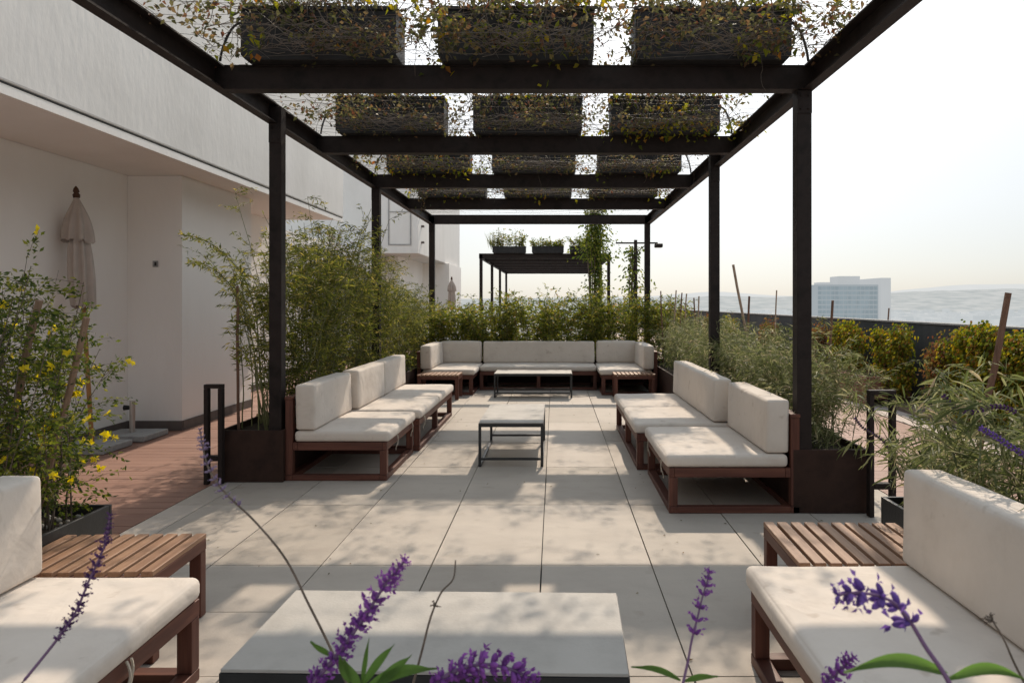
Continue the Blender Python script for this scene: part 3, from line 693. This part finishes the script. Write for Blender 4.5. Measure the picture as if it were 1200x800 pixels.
for k, px in enumerate((1018, 960, 885)):
    Yc = 4.6*F/(px-CX)
    r = empty('low_box', (4.55, Yc, 0)); tag(r, 'rusty brown low box %s' % ['under the yellow green creepers right of the front post','behind the front right post','left of the front right post'][k], 'planter box', 'rusty boxes at the parapet foot')
    b = MB(); b.box(4.35,4.37,Yc-.5,Yc+.6,.02,.42); b.box(4.371,4.98,Yc-.5,Yc-.48,.11,.42); b.box(4.371,4.98,Yc+.58,Yc+.6,.11,.42); b.build('box', M['terracotta'], r)
    MB().box(4.372,4.97,Yc-.478,Yc+.578,.11,.38).build('soil', M['soil'], r)

# stakes
def stake(p0, p1, Y, r, mat, label, kink=None, zb=None):
    a = at(*p0, Y); b_ = at(*p1, Y+.05)
    d = (b_-a); zt = zb if zb is not None else .38
    if b_.z > zt: b_ = b_ + d*((zt-b_.z)/d.z)
    n = 6; pts = [b_.lerp(a, i/n)+Vector((rnd.gauss(0,.003),rnd.gauss(0,.003),0)) for i in range(n+1)]
    o = MB().tube(pts, r, r*.9, sides=7).build('stake', mat, smooth=False); tag(o, label, 'stake', 'wooden and bamboo support stakes')
stake((859,310),(876,398),8.5,.017,M['bamboo'],'pale bamboo stake leaning left between the two right posts')
stake((878,347),(876,400),10,.016,M['brownstake'],'short dark stake right of the pale leaning bamboo')
stake((910,340),(908,405),9.5,.010,M['bamboo'],'thin pale upright stake left of the front right post')
stake((929,365),(938,385),8.2,.014,M['bamboo'],'short slanted stake touching the left of the front right post')
stake((975,352),(973,400),6.6,.013,M['brownstake'],'brown upright stake just right of the front right post')
stake((1182,343),(1158,470),3.75,.018,M['brownstake'],'thick brown wooden stake leaning over the near right planter')
stake((1042,361),(1040,385),11,.012,M['brownstake'],'thin short stake below the office building',zb=.1)
for k, (px, py) in enumerate(((774,341),(792,340),(799,343),(804,344),(813,349),(819,347))):
    stake((px,py),(px+rnd.uniform(-3,2),372),12.3-.25*k,.012,M['bamboo'] if k%2 else M['brownstake'],'%s of the thin stakes in a row left of the second right post' % ['leftmost','second','third','fourth','fifth','rightmost'][k])
stake((47,352),(8,520),3.25,.017,M['midstake'],'weathered stake leaning right at the left edge of the flowered shrub')
stake((103,372),(62,530),3.3,.016,M['midstake'],'weathered stake leaning right through the middle of the flowered shrub')
stake((278,335),(280,495),6.1,.013,M['brownstake'],'dark upright stake among the bare canes of the left planter')

# ------------------------------------------------------------------ cushions and sofas
def axis_coords(h, r, n):
    e = [-h, -h+.15*r, -h+.45*r, -h+r]; inner = [(-h+r) + (2*h-2*r)*i/n for i in range(1, n)]
    return e + inner + [-x for x in e[::-1]]
def cushion(name, u0, u1, v0, v1, z0, z1, mp, parent, r=.035, puff=.012, seed=0, tilt=0):
    jr = random.Random(seed*7.7+u0*3); ja = jr.uniform(-.008,.008); jz = jr.uniform(-.008,.006) if z0 > .35 else 0; jv = jr.uniform(-.006,.006); z1 += jz
    hu, hv, hz_ = (u1-u0)/2, (v1-v0)/2, (z1-z0)/2; r = min(r, hu*.9, hv*.9, hz_*.9)
    cu, cv, cz = (u0+u1)/2, (v0+v1)/2, (z0+z1)/2
    def pl(h): return axis_coords(h, r, max(3, int((2*h)/.07)))
    A, B, C = pl(hu), pl(hv), pl(hz_)
    idx = {}; V = []; Fc = []
    def vid(a, b_, c):
        k = (round(a,5), round(b_,5), round(c,5))
        if k not in idx: idx[k] = len(V); V.append(k)
        return idx[k]
    def face(P_, Q_, fn, flip):
        for i in range(len(P_)-1):
            for j in range(len(Q_)-1):
                q = [vid(*fn(P_[i],Q_[j])), vid(*fn(P_[i+1],Q_[j])), vid(*fn(P_[i+1],Q_[j+1])), vid(*fn(P_[i],Q_[j+1]))]
                Fc.append(tuple(q[::-1] if flip else q))
    face(A,B,lambda a,b_:(a,b_,hz_),False); face(A,B,lambda a,b_:(a,b_,-hz_),True)
    face(A,C,lambda a,c:(a,-hv,c),False); face(A,C,lambda a,c:(a,hv,c),True)
    face(B,C,lambda b_,c:(hu,b_,c),False); face(B,C,lambda b_,c:(-hu,b_,c),True)
    out = []
    for a, b_, c in V:
        q = Vector((max(-hu+r,min(hu-r,a)), max(-hv+r,min(hv-r,b_)), max(-hz_+r,min(hz_-r,c)))); d = Vector((a,b_,c))-q
        if d.length > 1e-9:
            m = max(abs(d.x),abs(d.y),abs(d.z)); d = d.normalized()*min(r, m) if m < r*.999 else d.normalized()*r
        p = q+d
        fa, fb, fc = max(0,1-(a/hu)**2), max(0,1-(b_/hv)**2), max(0,1-(c/hz_)**2)
        nv = Vector((cu+a, cv+b_, cz+c+seed))
        wr = noise.noise(nv*3.1)*.0045 + noise.noise(nv*9)*.0012
        p.z += (puff*fa**.5*fb**.5 + wr)*(1 if c > 0 else -.15) if hz_ < hv or True else 0
        p.y += (puff*fa**.5*fc**.5 + wr)*(1 if b_ > 0 else -1)*.8
        p.x += (puff*.5*fb**.5*fc**.5 + wr)*(1 if a > 0 else -1)*.7
        vv = cv+p.y + tilt*(p.z+hz_) + jv + ja*p.x
        x, y = mp(cu+p.x, vv); out.append((x, y, cz+p.z))
    b = MB(); b.v = out; b.f = Fc
    return b.build(name, M['fabric'], parent, smooth=True)

def sofa(label, group, mp, loc, u0, u1, D, seats, backs, legs_u, wl='Y', straps=(), seat_u=None, backframe=True):
    """u runs along the sofa, v from its front edge (0) to its back (D)"""
    r = empty('garden_sofa', loc); tag(r, label, 'sofa', group)
    def bx(b, a0,a1,c0,c1,z0,z1):
        x0,y0 = mp(a0,c0); x1,y1 = mp(a1,c1); b.box(x0,x1,y0,y1,z0,z1)
    mu = M['woodY'] if wl == 'Y' else M['woodX']; mv = M['woodX'] if wl == 'Y' else M['woodY']
    w = .06
    for k, u in enumerate(legs_u):
        a0 = max(u0, min(u1-w, u-w/2))
        for v in (0, D-w):
            b = MB(); bx(b, a0+.001, a0+w-.001, v+.001, v+w-.001, .048, .247 if v == 0 or not backframe else .66); b.build('leg', M['woodZ'], r, bevel=.003)
    for nm_, m_, q in (('base_rail',mu,(u0,u1,0,w,.002,.046)),('base_rail',mu,(u0,u1,D-w,D,.002,.046)),('base_rail',mv,(u0,u0+w,w+.001,D-w-.001,.002,.046)),('base_rail',mv,(u1-w,u1,w+.001,D-w-.001,.002,.046)),
                      ('seat_rail',mu,(u0,u1,0,.035,.249,.312)),('seat_rail',mu,(u0,u1,D-.098,D-.063,.249,.312)),('seat_rail',mv,(u0,u0+.035,.036,D-.10,.249,.312)),('seat_rail',mv,(u1-.035,u1,.036,D-.10,.249,.312))):
        b = MB(); bx(b,*q); b.build(nm_, m_, r, bevel=.003)
    b = MB(); a = u0+.05
    while a < u1-.09:
        bx(b,a,a+.045,.037,D-.10,.287,.311); a += .075
    b.build('seat_slats', mv, r)
    if backframe:
        b = MB()
        for z in (.40,.50,.60): bx(b,u0+.002,u1-.002,D-.058+.0,D-.04,z,z+.055)
        b.build('back_slats', mu, r, bevel=.002)
        b = MB(); bx(b,u0-.004,u1+.004,D-.062,D+.003,.661,.685); b.build('back_rail', mu, r, bevel=.003)
    for k,(a,c) in enumerate(seats): cushion('seat_cushion', a+.004, c-.004, -.02, D-.075, .314, .402, mp, r, r=.028, puff=.008, seed=k*3.3+u0)
    for k,(a,c) in enumerate(backs): cushion('back_cushion', a+.006, c-.006, D-.235, D-.075, .412, .785, mp, r, r=.022, puff=.003, seed=k*5.1+u0+9, tilt=.02)
    for u in straps:
        pts = [Vector((*mp(u+math.sin(t*3)*.006, -.012-.01*math.sin(t*5)), .315-t*.13)) for t in [i/8 for i in range(9)]]
        pts2 = [Vector((*mp(u+.02+math.sin(t*4)*.01, -.016), .315-t*.09)) for t in [i/6 for i in range(7)]]
        b = MB().tube(pts,.0045,.004,sides=4); b.tube(pts2,.0045,.004,sides=4); b.build('tie_strap', M['strap'], r)
    return r
gs = 'red brown wooden sofas with beige cushions'
mL = lambda u, v: (-1.37-v, u)
mR = lambda u, v: (.79+v, u)
mL2 = lambda u, v: (-1.325-v, u)
mR2 = lambda u, v: (.715+v, u)
sofa('single seat left sofa with cream cushions just behind the left front post', gs, mL, (-1.78,6.45,0), 5.92, 7.03, .83, [(5.92,7.03)], [(5.92,7.03)], [5.92,7.03], straps=(6.25,6.9))
sofa('two seat left sofa farther back, ending before the far corner bench', gs, mL2, (-1.78,8.2,0), 7.11, 9.36, .83, [(7.11,8.2),(8.2,9.36)], [(7.11,8.19),(8.21,9.36)], [7.11,8.2,9.36], straps=(7.3,))
sofa('single seat right sofa with cream cushions against the right brown planter', gs, mR, (1.24,5.6,0), 5.0, 6.17, .90, [(5.0,6.17)], [(5.01,6.15)], [5.0,6.17], straps=(5.25,6.0))
sofa('two seat right sofa with one long backrest farther back', gs, mR2, (1.24,7.3,0), 6.30, 8.42, .90, [(6.30,7.35),(7.35,8.42)], [(6.33,8.42)], [6.30,7.35,8.42])
sofa('near left sofa cut off by the lower left picture corner', gs, mL, (-1.78,1.9,0), .55, 2.80, .83, [(.55,1.66),(1.66,2.80)], [(.55,1.66),(1.66,2.80)], [.55,1.66,2.80], straps=(2.30,))
sofa('near right sofa with long angled backrest at the lower right', gs, mR, (1.24,1.9,0), .62, 2.92, .84, [(.62,1.7),(1.7,2.92)], [(.62,2.92)], [.62,1.7,2.92])
# far corner group
mB = lambda u, v: (u, 12.08+v)
sofa('far bench between the corner seats with one long grey beige backrest', gs, mB, (-.27,12.5,0), -1.25, .70, .80, [(-1.25,.70)], [(-1.25,.70)], [-1.25,-.27,.70], wl='X')
def corner(label, side):
    x0, x1 = (-2.19,-1.27) if side < 0 else (.72,1.62)
    m = (lambda u, v: (-1.29-v, u)) if side < 0 else (lambda u, v: (.74+v, u))
    r = sofa(label, gs, m, ((x0+x1)/2, 12.1, 0), 11.42, 12.88, .88, [(11.42,12.80)], [(11.35,12.62)], [11.42,12.88])
    # the extra backrest along the far side
    xa, xb = (-2.0,-1.28) if side < 0 else (.73,1.43)
    cushion('back_cushion', xa, xb, 12.645, 12.80, .41, .785, lambda u, v: (u, v), r, seed=4.4)
corner('far left corner seat with two backrests beside the hedge', -1)
corner('far right corner seat with two backrests beside the far right post', 1)

def slat_table(x0, x1, y0, y1, label, rot=0, z=.375):
    r = empty('slatted_table', ((x0+x1)/2, (y0+y1)/2, 0)); tag(r, label, 'side table', 'low slatted wooden side tables')
    w = .055
    for x in (x0, x1-w):
        for y in (y0, y1-w): MB().box(x+.001,x+w-.001,y+.001,y+w-.001,.002,z-.074).build('leg', M['woodZ'], r, bevel=.003)
    b = MB(); b.box(x0,x0+.03,y0,y1,z-.073,z-.023); b.box(x1-.03,x1,y0,y1,z-.073,z-.023); b.box(x0+.031,x1-.031,y0,y0+.03,z-.073,z-.023); b.box(x0+.031,x1-.031,y1-.03,y1,z-.073,z-.023)
    b.build('apron', M['woodY'], r, bevel=.002)
    n = 10; pw_ = (x1-x0+.018)/n
    for k in range(n): MB().box(x0+k*pw_, x0+k*pw_+pw_-.018, y0-.003, y1+.003, z-.022, z).build('slat', M['slatY'], r, bevel=.003)
    r.rotation_euler.z = rot
    return r
slat_table(-2.26,-1.62,2.90,3.38,'near left slatted wooden table beyond the near left sofa', rot=math.radians(2))
slat_table(1.02,1.66,3.00,3.56,'near right slatted wooden table beyond the near right sofa', rot=math.radians(-1.5))
slat_table(-2.06,-1.44,10.86,11.33,'far left slatted wooden table before the far left corner seat')
slat_table(.90,1.52,10.95,11.33,'far right slatted wooden table before the far right corner seat')

def coffee(x0, x1, y0, y1, label, rot=0, z=.39):
    r = empty('coffee_table', ((x0+x1)/2, (y0+y1)/2, 0)); tag(r, label, 'coffee table', 'low coffee tables with pale tops and black frames')
    t = .024
    for x in (x0, x1-t):
        for y in (y0, y1-t): MB().box(x,x+t,y,y+t,.021,z-.038).build('leg', M['blackmetal'], r)
    b = MB(); b.box(x0,x1,y0,y0+t,z-.037,z-.008); b.box(x0,x1,y1-t,y1,z-.037,z-.008); b.box(x0,x0+t,y0+t+.001,y1-t-.001,z-.037,z-.008); b.box(x1-t,x1,y0+t+.001,y1-t-.001,z-.037,z-.008)
    b.build('top_frame', M['blackmetal'], r)
    b = MB(); b.box(x0,x0+t,y0,y1,.002,.02); b.box(x1-t,x1,y0,y1,.002,.02); b.box(x0+t+.001,x1-t-.001,y0,y0+t,.06,.08); b.box(x0+t+.001,x1-t-.001,y1-t,y1,.06,.08)
    b.build('base_frame', M['blackmetal'], r)
    MB().box(x0+.003,x1-.003,y0+.003,y1-.003,z-.007,z+.004).build('table_top', M['tabletop'], r, bevel=.002)
    r.rotation_euler.z = rot
coffee(-.965,.222,2.085,2.67,'nearest wide coffee table at the bottom of the picture', rot=math.radians(-1.3), z=.387)
coffee(-.675,-.10,6.42,7.60,'middle coffee table set lengthwise between the side sofas')
coffee(-.93,.27,11.1,11.68,'far coffee table before the far bench', z=.37)

# ------------------------------------------------------------------ umbrellas
def umb_base(x, y, label, tube=True, kn=True):
    r = empty('umbrella_base', (x,y,0)); tag(r, label, 'umbrella base', 'concrete umbrella bases by the white wall')
    MB().box(x-.26,x+.26,y-.24,y+.24,.004,.065).build('slab', M['stone'], r, bevel=.008)
    if tube:
        MB().tube([(x,y,.066),(x,y,.40)],.028,sides=14).build('tube', M['tube'], r, smooth=False)
        MB().tube([(x-.03,y,.33),(x-.085,y-.01,.33)],.022,.03,sides=10).build('knob', M['hose'], r)
umb_base(-4.56,7.15,'concrete slab base holding the closed beige umbrella', tube=False)
umb_base(-4.53,7.78,'empty concrete slab base with a short steel tube')
def umbrella(x, y, lean, ztop, label, s=1.0):
    r = empty('closed_umbrella', (x,y,.066)); tag(r, label, 'umbrella', None)
    base = Vector((x,y,.067)); top = Vector((x+lean, y, ztop)); ax = (top-base)
    MB().tube([base, top-ax*.05], .021*s, sides=10).build('pole', M['umbwood'], r)
    fb = MB(); q = top - ax*.045; d = ax.normalized()
    fb.tube([q, q+d*.03, q+d*.05, q+d*.06, q+d*.09, q+d*.115],[.03*s,.034*s,.02*s,.03*s,.022*s,.006*s],sides=10); fb.build('finial', M['finial'], r, smooth=True)
    def skirt(t0, t1, r0, r1, name, folds, amp, seed):
        b = MB(); nr = 48; nh = 14
        for j in range(nh+1):
            u = j/nh; c = top - ax*(t0+(t1-t0)*u)
            for i in range(nr):
                a = 2*PI*i/nr; rad = (r0+(r1-r0)*math.sin(min(1,u*1.15)*PI/2))*(1+amp*u**.5*math.sin(folds*a+seed+u*1.2)+.10*u*math.sin(3*a+seed*2))
                if name == 'canopy' : rad *= 1-.45*max(0,u-.35)**1.2
                b.v.append((c.x+math.cos(a)*rad, c.y+math.sin(a)*rad, c.z+(.02*math.sin(folds*a+1) if j == nh else 0)))
        for j in range(nh):
            for i in range(nr): i2=(i+1)%nr; b.f.append((j*nr+i,(j+1)*nr+i,(j+1)*nr+i2,j*nr+i2))
        b.build(name, M['umbcloth'], r, smooth=True)
    skirt(.05,.47,.024*s,.112*s,'canopy',8,.34,.4)
    skirt(.045,.215,.020*s,.118*s,'vent_flap',8,.24,1.1)
umbrella(-4.56,7.15,-.16,2.60,'closed beige umbrella leaning before the shaded white wall')
umbrella(-3.55,25.0,0,2.35,'tiny distant closed umbrella beside the far white block', s=1.1)

# ------------------------------------------------------------------ lamp pole and vine column near the far pergola
r = empty('lamp_pole', (2.05,19,0)); tag(r, 'thin post with a crossbar and floodlight behind the far right hedge', 'lamp post')
MB().tube([(2.12,19,0),(2.12,19,3.1)],.055,.045,sides=10).build('pole', M['steel'], r)
MB().tube([(1.60,19,3.02),(2.70,19,3.02)],.022,sides=6).build('crossbar', M['steel'], r)
MB().tube([(2.12,18.99,2.75),(2.42,18.99,3.0)],.014,sides=5).build('brace', M['steel'], r)
MB().box(2.62,2.82,18.88,19.1,2.90,3.0).build('floodlight', M['steel'], r, bevel=.02)
def column(name, label, x, y, w, z0, z1, n, leafm):
    r = empty(name, (x,y,z0)); tag(r, label, 'climbing plant'); P=[]; D=[]; st=MB()
    for k in range(7): st.tube(walk((x+rnd.uniform(-w,w)*.3,y,z0),(0,0,1),12,(z1-z0)/12,.025,0),.022,.01,sides=5)
    for k in range(n):
        t = rnd.random(); z = z0+(z1-z0)*t; ww = w*((.75+.25*math.sin(t*11+1)) if t > .62 else (.35+.2*math.sin(t*17)))
        if t < .62 and rnd.random() < .55: continue
        a = rnd.uniform(0,2*PI); q = ww*abs(rnd.gauss(0,.75))
        P.append((x+math.cos(a)*q, y+math.sin(a)*q, z+rnd.gauss(0,.05))); D.append((math.cos(a)+rnd.gauss(0,.5), math.sin(a)+rnd.gauss(0,.5), -.8))
    st.build('stem', M['twig'], r); n = len(P); Lf=rs.uniform(.06,.13,n); MB().leaves(P,D,Lf,Lf*.6).build('foliage', leafm, r)
column('climbing_plant','thick dark leafy column climbing the near right corner of the far pergola',1.32,23,.50,0,4.5,6500,M['leaf_jasmine'])
column('climbing_plant','thin leafy creeper growing up the post with the floodlight',2.05,19.1,.34,0,2.9,1100,M['leaf_jasmine'])

# ------------------------------------------------------------------ foreground salvia
def curve(pts, Y, n=40, dy=0):
    P = [at(px,py,Y+dy*i/(len(pts)-1)) for i,(px,py) in enumerate(pts)]
    P = [P[0]*2-P[1]] + P + [P[-1]*2-P[-2]]; out=[]
    m = len(P)-3
    for k in range(n+1):
        t = k/n*m; i = min(m-1,int(t)); u = t-i; a,b_,c,d = P[i:i+4]
        out.append(.5*((2*b_)+(c-a)*u+(2*a-5*b_+4*c-d)*u*u+(3*b_-a-3*c+d)*u**3))
    return out
def salvia(label, pts, Y, flow, petal, stemm, fsize=.011, gap=.016, leafs=(), r=.0018, root=True, dense=7, dy=0):
    """pts from the tip down to where the stalk leaves the picture; flow = flowered part (0..1 from the tip)"""
    c = curve(pts, Y, dy=dy); e = empty('salvia_stalk', (c[-1].x, c[-1].y, .44)); tag(e, label, 'flower', 'salvia stalks rising in front of the viewer')
    path = list(c)
    if root:
        l_ = c[-1]; d0 = (c[-1]-c[-3]); tgt = Vector((l_.x+d0.x*6, .62, .43))
        for k in range(1, 9):
            u = k/8; path.append(l_.lerp(tgt, u) + Vector((d0.x*4*math.sin(u*PI)*.3, 0, 0)))
    MB().tube(path, r*.7, r*1.5, sides=6).build('stem', stemm, e, smooth=True)
    b = MB(); acc = 0; nxt = 0; total = sum((c[i+1]-c[i]).length for i in range(len(c)-1)); lim = flow[1]*total; st_ = flow[0]*total
    for i in range(len(c)-1):
        seg = c[i+1]-c[i]; 
        while nxt <= acc+seg.length and nxt <= lim:
            if nxt >= st_:
                p = c[i]+seg*((nxt-acc)/max(seg.length,1e-6)); d = -seg.normalized(); a = d.orthogonal().normalized(); b2 = d.cross(a)
                f = .55+.45*min(1,(nxt-st_)/(.25*(lim-st_)+1e-6)); ph = rnd.uniform(0,6)
                for k in range(dense):
                    if rnd.random() < .12: continue
                    t = ph+2*PI*k/dense+rnd.gauss(0,.2); o_ = a*math.cos(t)+b2*math.sin(t)
                    dirv = (o_+d*rnd.uniform(.3,1.0)).normalized(); sz = fsize*f*rnd.uniform(.75,1.2)
                    b.blob(p+o_*sz*.35+dirv*sz*.25, dirv, sz*.95, sz*.24, 5)
                    q0 = p+o_*sz*.5+dirv*sz*.62
                    for _ in range(rnd.randint(1,3)):
                        pd = (dirv+Vector((rnd.gauss(0,.6),rnd.gauss(0,.6),rnd.gauss(-.2,.6)))).normalized()
                        b.leaves([tuple(q0)], [tuple(pd)], sz*rnd.uniform(.4,.75), sz*rnd.uniform(.25,.45), fold=.3)
                    for _ in range(3):
                        pd = (o_+d*rnd.uniform(-.5,1)+Vector((rnd.gauss(0,.5),rnd.gauss(0,.5),rnd.gauss(0,.5)))).normalized()
                        b.leaves([tuple(p+o_*sz*.2)], [tuple(pd)], sz*rnd.uniform(.5,.9), sz*.10, fold=.1)
            nxt += gap*rnd.uniform(.8,1.2)*(.6 if nxt < lim*.2 else 1)
        acc += seg.length
    if b.v: b.build('flower', petal, e, smooth=True)
    if leafs:
        for (p0, p1, w_, sag) in leafs:
            A = at(*p0, Y+.01); B = at(*p1, Y-.02); lb = MB(); n = 10; up = Vector((0,-.5,1)).normalized()
            side = (B-A).cross(Vector((0,-1,.35))).normalized(); V=[]
            for i in range(n+1):
                u = i/n; q = A.lerp(B,u)+Vector((0,0,sag*math.sin(u*PI))); ww = w_*math.sin(min(1,u*1.02+.04)*PI)**.75*(1-.25*u)
                V += [tuple(q+side*ww), tuple(q+Vector((0,.004,-ww*.3))), tuple(q-side*ww)]
            lb.v = V
            for i in range(n):
                o_=3*i; lb.f += [(o_,o_+1,o_+4,o_+3),(o_+1,o_+2,o_+5,o_+4)]
            lb.build('leaf', M['leaf_big'], e, smooth=True)
salvia('tall arching withered stalk with faded lilac tip at left centre', [(234,503),(243,545),(262,575),(300,612),(335,655),(362,708),(384,752),(406,800)],.95,(0,.30),M['lilac'],M['twig'],fsize=.0060,gap=.010,r=.0014,dense=5)
salvia('dark purple slender spike over the near left sofa seat', [(129,603),(122,640),(105,678),(88,718),(66,750),(24,802)],.85,(0,.72),M['purple_dark'],M['stem_purple'],fsize=.0062,gap=.0098,r=.0013,dense=5)
salvia('thick bright purple spike left of the picture centre over the table', [(474,657),(452,684),(430,718),(404,755),(384,780),(362,806)],.75,(0,1),M['purple'],M['stem_purple'],fsize=.0092,gap=.0115,dense=9,
       leafs=[((388,768),(363,752),.0035,.0),((410,800),(397,768),.006,.0),((425,802),(462,755),.005,.003),((428,806),(512,784),.007,.008),((424,800),(432,748),.003,0),((440,806),(482,768),.006,.002),((422,806),(402,772),.006,.0)])
salvia('arched purple flower head at the bottom centre of the picture', [(628,799),(600,784),(565,778),(530,787),(508,803)],.75,(0,1),M['purple'],M['stem_purple'],fsize=.0115,gap=.0105,dense=8)
salvia('bare thin twig with two dry pods beside the thick purple spike', [(534,656),(531,678),(517,694),(505,722),(495,760),(483,805)],.9,(.28,.42),M['twig'],M['twig'],fsize=.006,gap=.02,r=.0012,dense=4)
salvia('slim upright purple spike right of the nearest table', [(832,670),(823,700),(817,725),(811,748),(806,775),(799,806)],.85,(0,.55),M['purple'],M['stem_purple'],fsize=.0082,gap=.0135,r=.0012,dense=6,
       leafs=[((798,797),(740,782),.004,.006),((802,798),(842,793),.004,.003)])
salvia('big violet drooping flower head over the near right sofa seat', [(981,697),(1005,694),(1030,698),(1050,708),(1068,730),(1085,758),(1104,785),(1116,806)],.62,(0,.52),M['violet'],M['stem_purple'],fsize=.0125,gap=.0165,r=.0016,dense=6,
       leafs=[((1112,790),(990,789),.0065,.012),((1114,795),(1206,798),.0055,.010)])
salvia('short pink purple spike at the bottom of the near right sofa', [(1000,769),(986,783),(972,795),(962,806)],.75,(0,1),M['purple'],M['stem_purple'],fsize=.008,gap=.007)
salvia('thin dry twig at the lower right picture edge', [(1160,722),(1176,748),(1188,775),(1204,806)],.8,(0,.08),M['twig'],M['twig'],fsize=.006,gap=.01,r=.0011,dense=5)
r = planter(-1.1,1.0,.25,.75,.46,M['blackmetal'],'black planter box at the very front holding the salvia stalks')

# purple stalks in the near right planter
def sage_spike(label, pts, Y, flow=(0,.8), petal='purple', fs=.012):
    c = curve(pts, Y, n=90); e = empty('salvia_stalk', (c[-1].x, c[-1].y, .38)); tag(e, label, 'flower', 'purple stalks of the near right planter')
    path = c + [c[-1].lerp(Vector((2.0, 3.0, .36)), k/5) for k in range(1,6)]
    MB().tube(path,.003,.0045,sides=5).build('stem', M['greenstem'], e)
    b = MB()
    stp = max(1, int(round(fs*1.25/max(1e-4,(c[1]-c[0]).length))))
    for i in range(int(len(c)*flow[0]), int(len(c)*flow[1]), stp):
        p = c[i]; d = (c[max(i-1,0)]-c[min(i+1,len(c)-1)]).normalized(); a = d.orthogonal().normalized(); b2 = d.cross(a)
        for k in range(5):
            t = k*2*PI/5+i; o_ = a*math.cos(t)+b2*math.sin(t); b.blob(p+o_*fs*.5, o_+d*.6, fs*1.2, fs*.35, 5)
    b.build('flower', M[petal], e)
sage_spike('curved purple stalk rising over the near right planter by the thick stake', [(1106,464),(1120,478),(1140,483),(1165,476),(1185,480),(1204,494)], 2.7, (0,.85), 'purple_dark', .011)
sage_spike('lower violet stalk at the right edge over the near right planter', [(1150,502),(1168,512),(1186,524),(1206,536)], 2.5, (0,1), 'violet', .012)
sage_spike('thin pinkish stalk before the right metal hoop', [(1002,490),(1010,500),(1022,508),(1034,516),(1050,540)], 3.6, (0,.9), 'purple_dark', .009)
# upright young sage shoot by the stake
e = empty('sage_shoot', (2.0,3.0,.38)); tag(e,'pale upright sage shoot with paired curved leaves left of the thick stake','plant')
tip = at(1152,448,3.05); b0 = Vector((tip.x-.03,3.05,.37)); MB().tube([b0,b0.lerp(tip,.5),tip],.006,.003,sides=6).build('stem', M['stem_grey'], e)
P=[];D=[]
for k in range(11):
    t = .35+.65*k/10; q = b0.lerp(tip,t)
    for s in (0,1,2,3):
        a = s*PI/2+k*.8; P.append(q); D.append((math.cos(a),math.sin(a),.35 if t<.9 else 1.2))
MB().leaves(P,D,rs.uniform(.07,.13,len(P)),.014,fold=.25,droop=.35,two=True).build('foliage', M['leaf_sage'], e)

# drooping branches reaching left in front of the white wall
for k,(pts_,l_) in enumerate([([(212,275),(238,281),(262,297),(285,325),(300,370),(305,440)],'upper thin leafy branch arching left over the white wall corner'),([(222,308),(240,310),(262,325),(278,350),(296,400),(300,450)],'lower thin leafy branch arching left over the white wall corner')]):
    c = curve(pts_, 6.15); e = empty('arching_branch', (-2.5,6.15,.38)); tag(e,l_,'branch')
    path = c+[c[-1].lerp(Vector((-2.45,6.15,.37)),q/3) for q in range(1,4)]
    MB().tube(path,.003,.006,sides=4).build('stem', M['greenstem'], e); P=[];D=[]
    for q in c[:30]:
        for _ in range(7): P.append(q+Vector((rnd.gauss(0,.02),rnd.gauss(0,.02),rnd.gauss(0,.015)))); D.append((rnd.gauss(-.4,.6),rnd.gauss(0,.5),rnd.gauss(-.2,.5)))
    MB().leaves(P,D,rs.uniform(.03,.055,len(P)),.012).build('foliage', M['leaf_bamboo'], e)
# reddish airy shrub tip by second left post
shrub('feathery_shrub','airy reddish brown feathery shrub tip rising beside the second left post','shrub',None,-2.75,-2.6,8.3,8.9,.38,1.7,2.05,9,14,leafmat('reddish_seed_head',[(0,(.16,.10,.06)),(1,(.34,.22,.16))],.4),M['twig'],spread=.07,twigs=12,low=.6,tl=.3,L=(.03,.05),Wr=.15)

P=[];D=[]
for k in range(170):
    x = rnd.choice([rnd.uniform(-2.6,2.4), rnd.choice([-1.3,.72,-2.1,1.6])+rnd.gauss(0,.15)]); y = rnd.uniform(2.8,12)
    if -1.0 < x < .25 and (2.0 < y < 2.8 or 6.4 < y < 7.6): continue
    if (x < -1.35 or x > .77) and y < 12.5 and not (3.8 < y < 4.9): continue
    P.append((x,y,.004)); D.append((rnd.gauss(0,1), rnd.gauss(0,1), .05))
n=len(P); o = MB().leaves(P,D,rs.uniform(.012,.032,n),rs.uniform(.006,.014,n),fold=.3,Nn=np.tile([0,0,1.0],(n,1))).build('fallen_leaves', M['leaf_vine'])
tag(o,'small dry leaves scattered over the paving','leaf litter',kind='stuff')
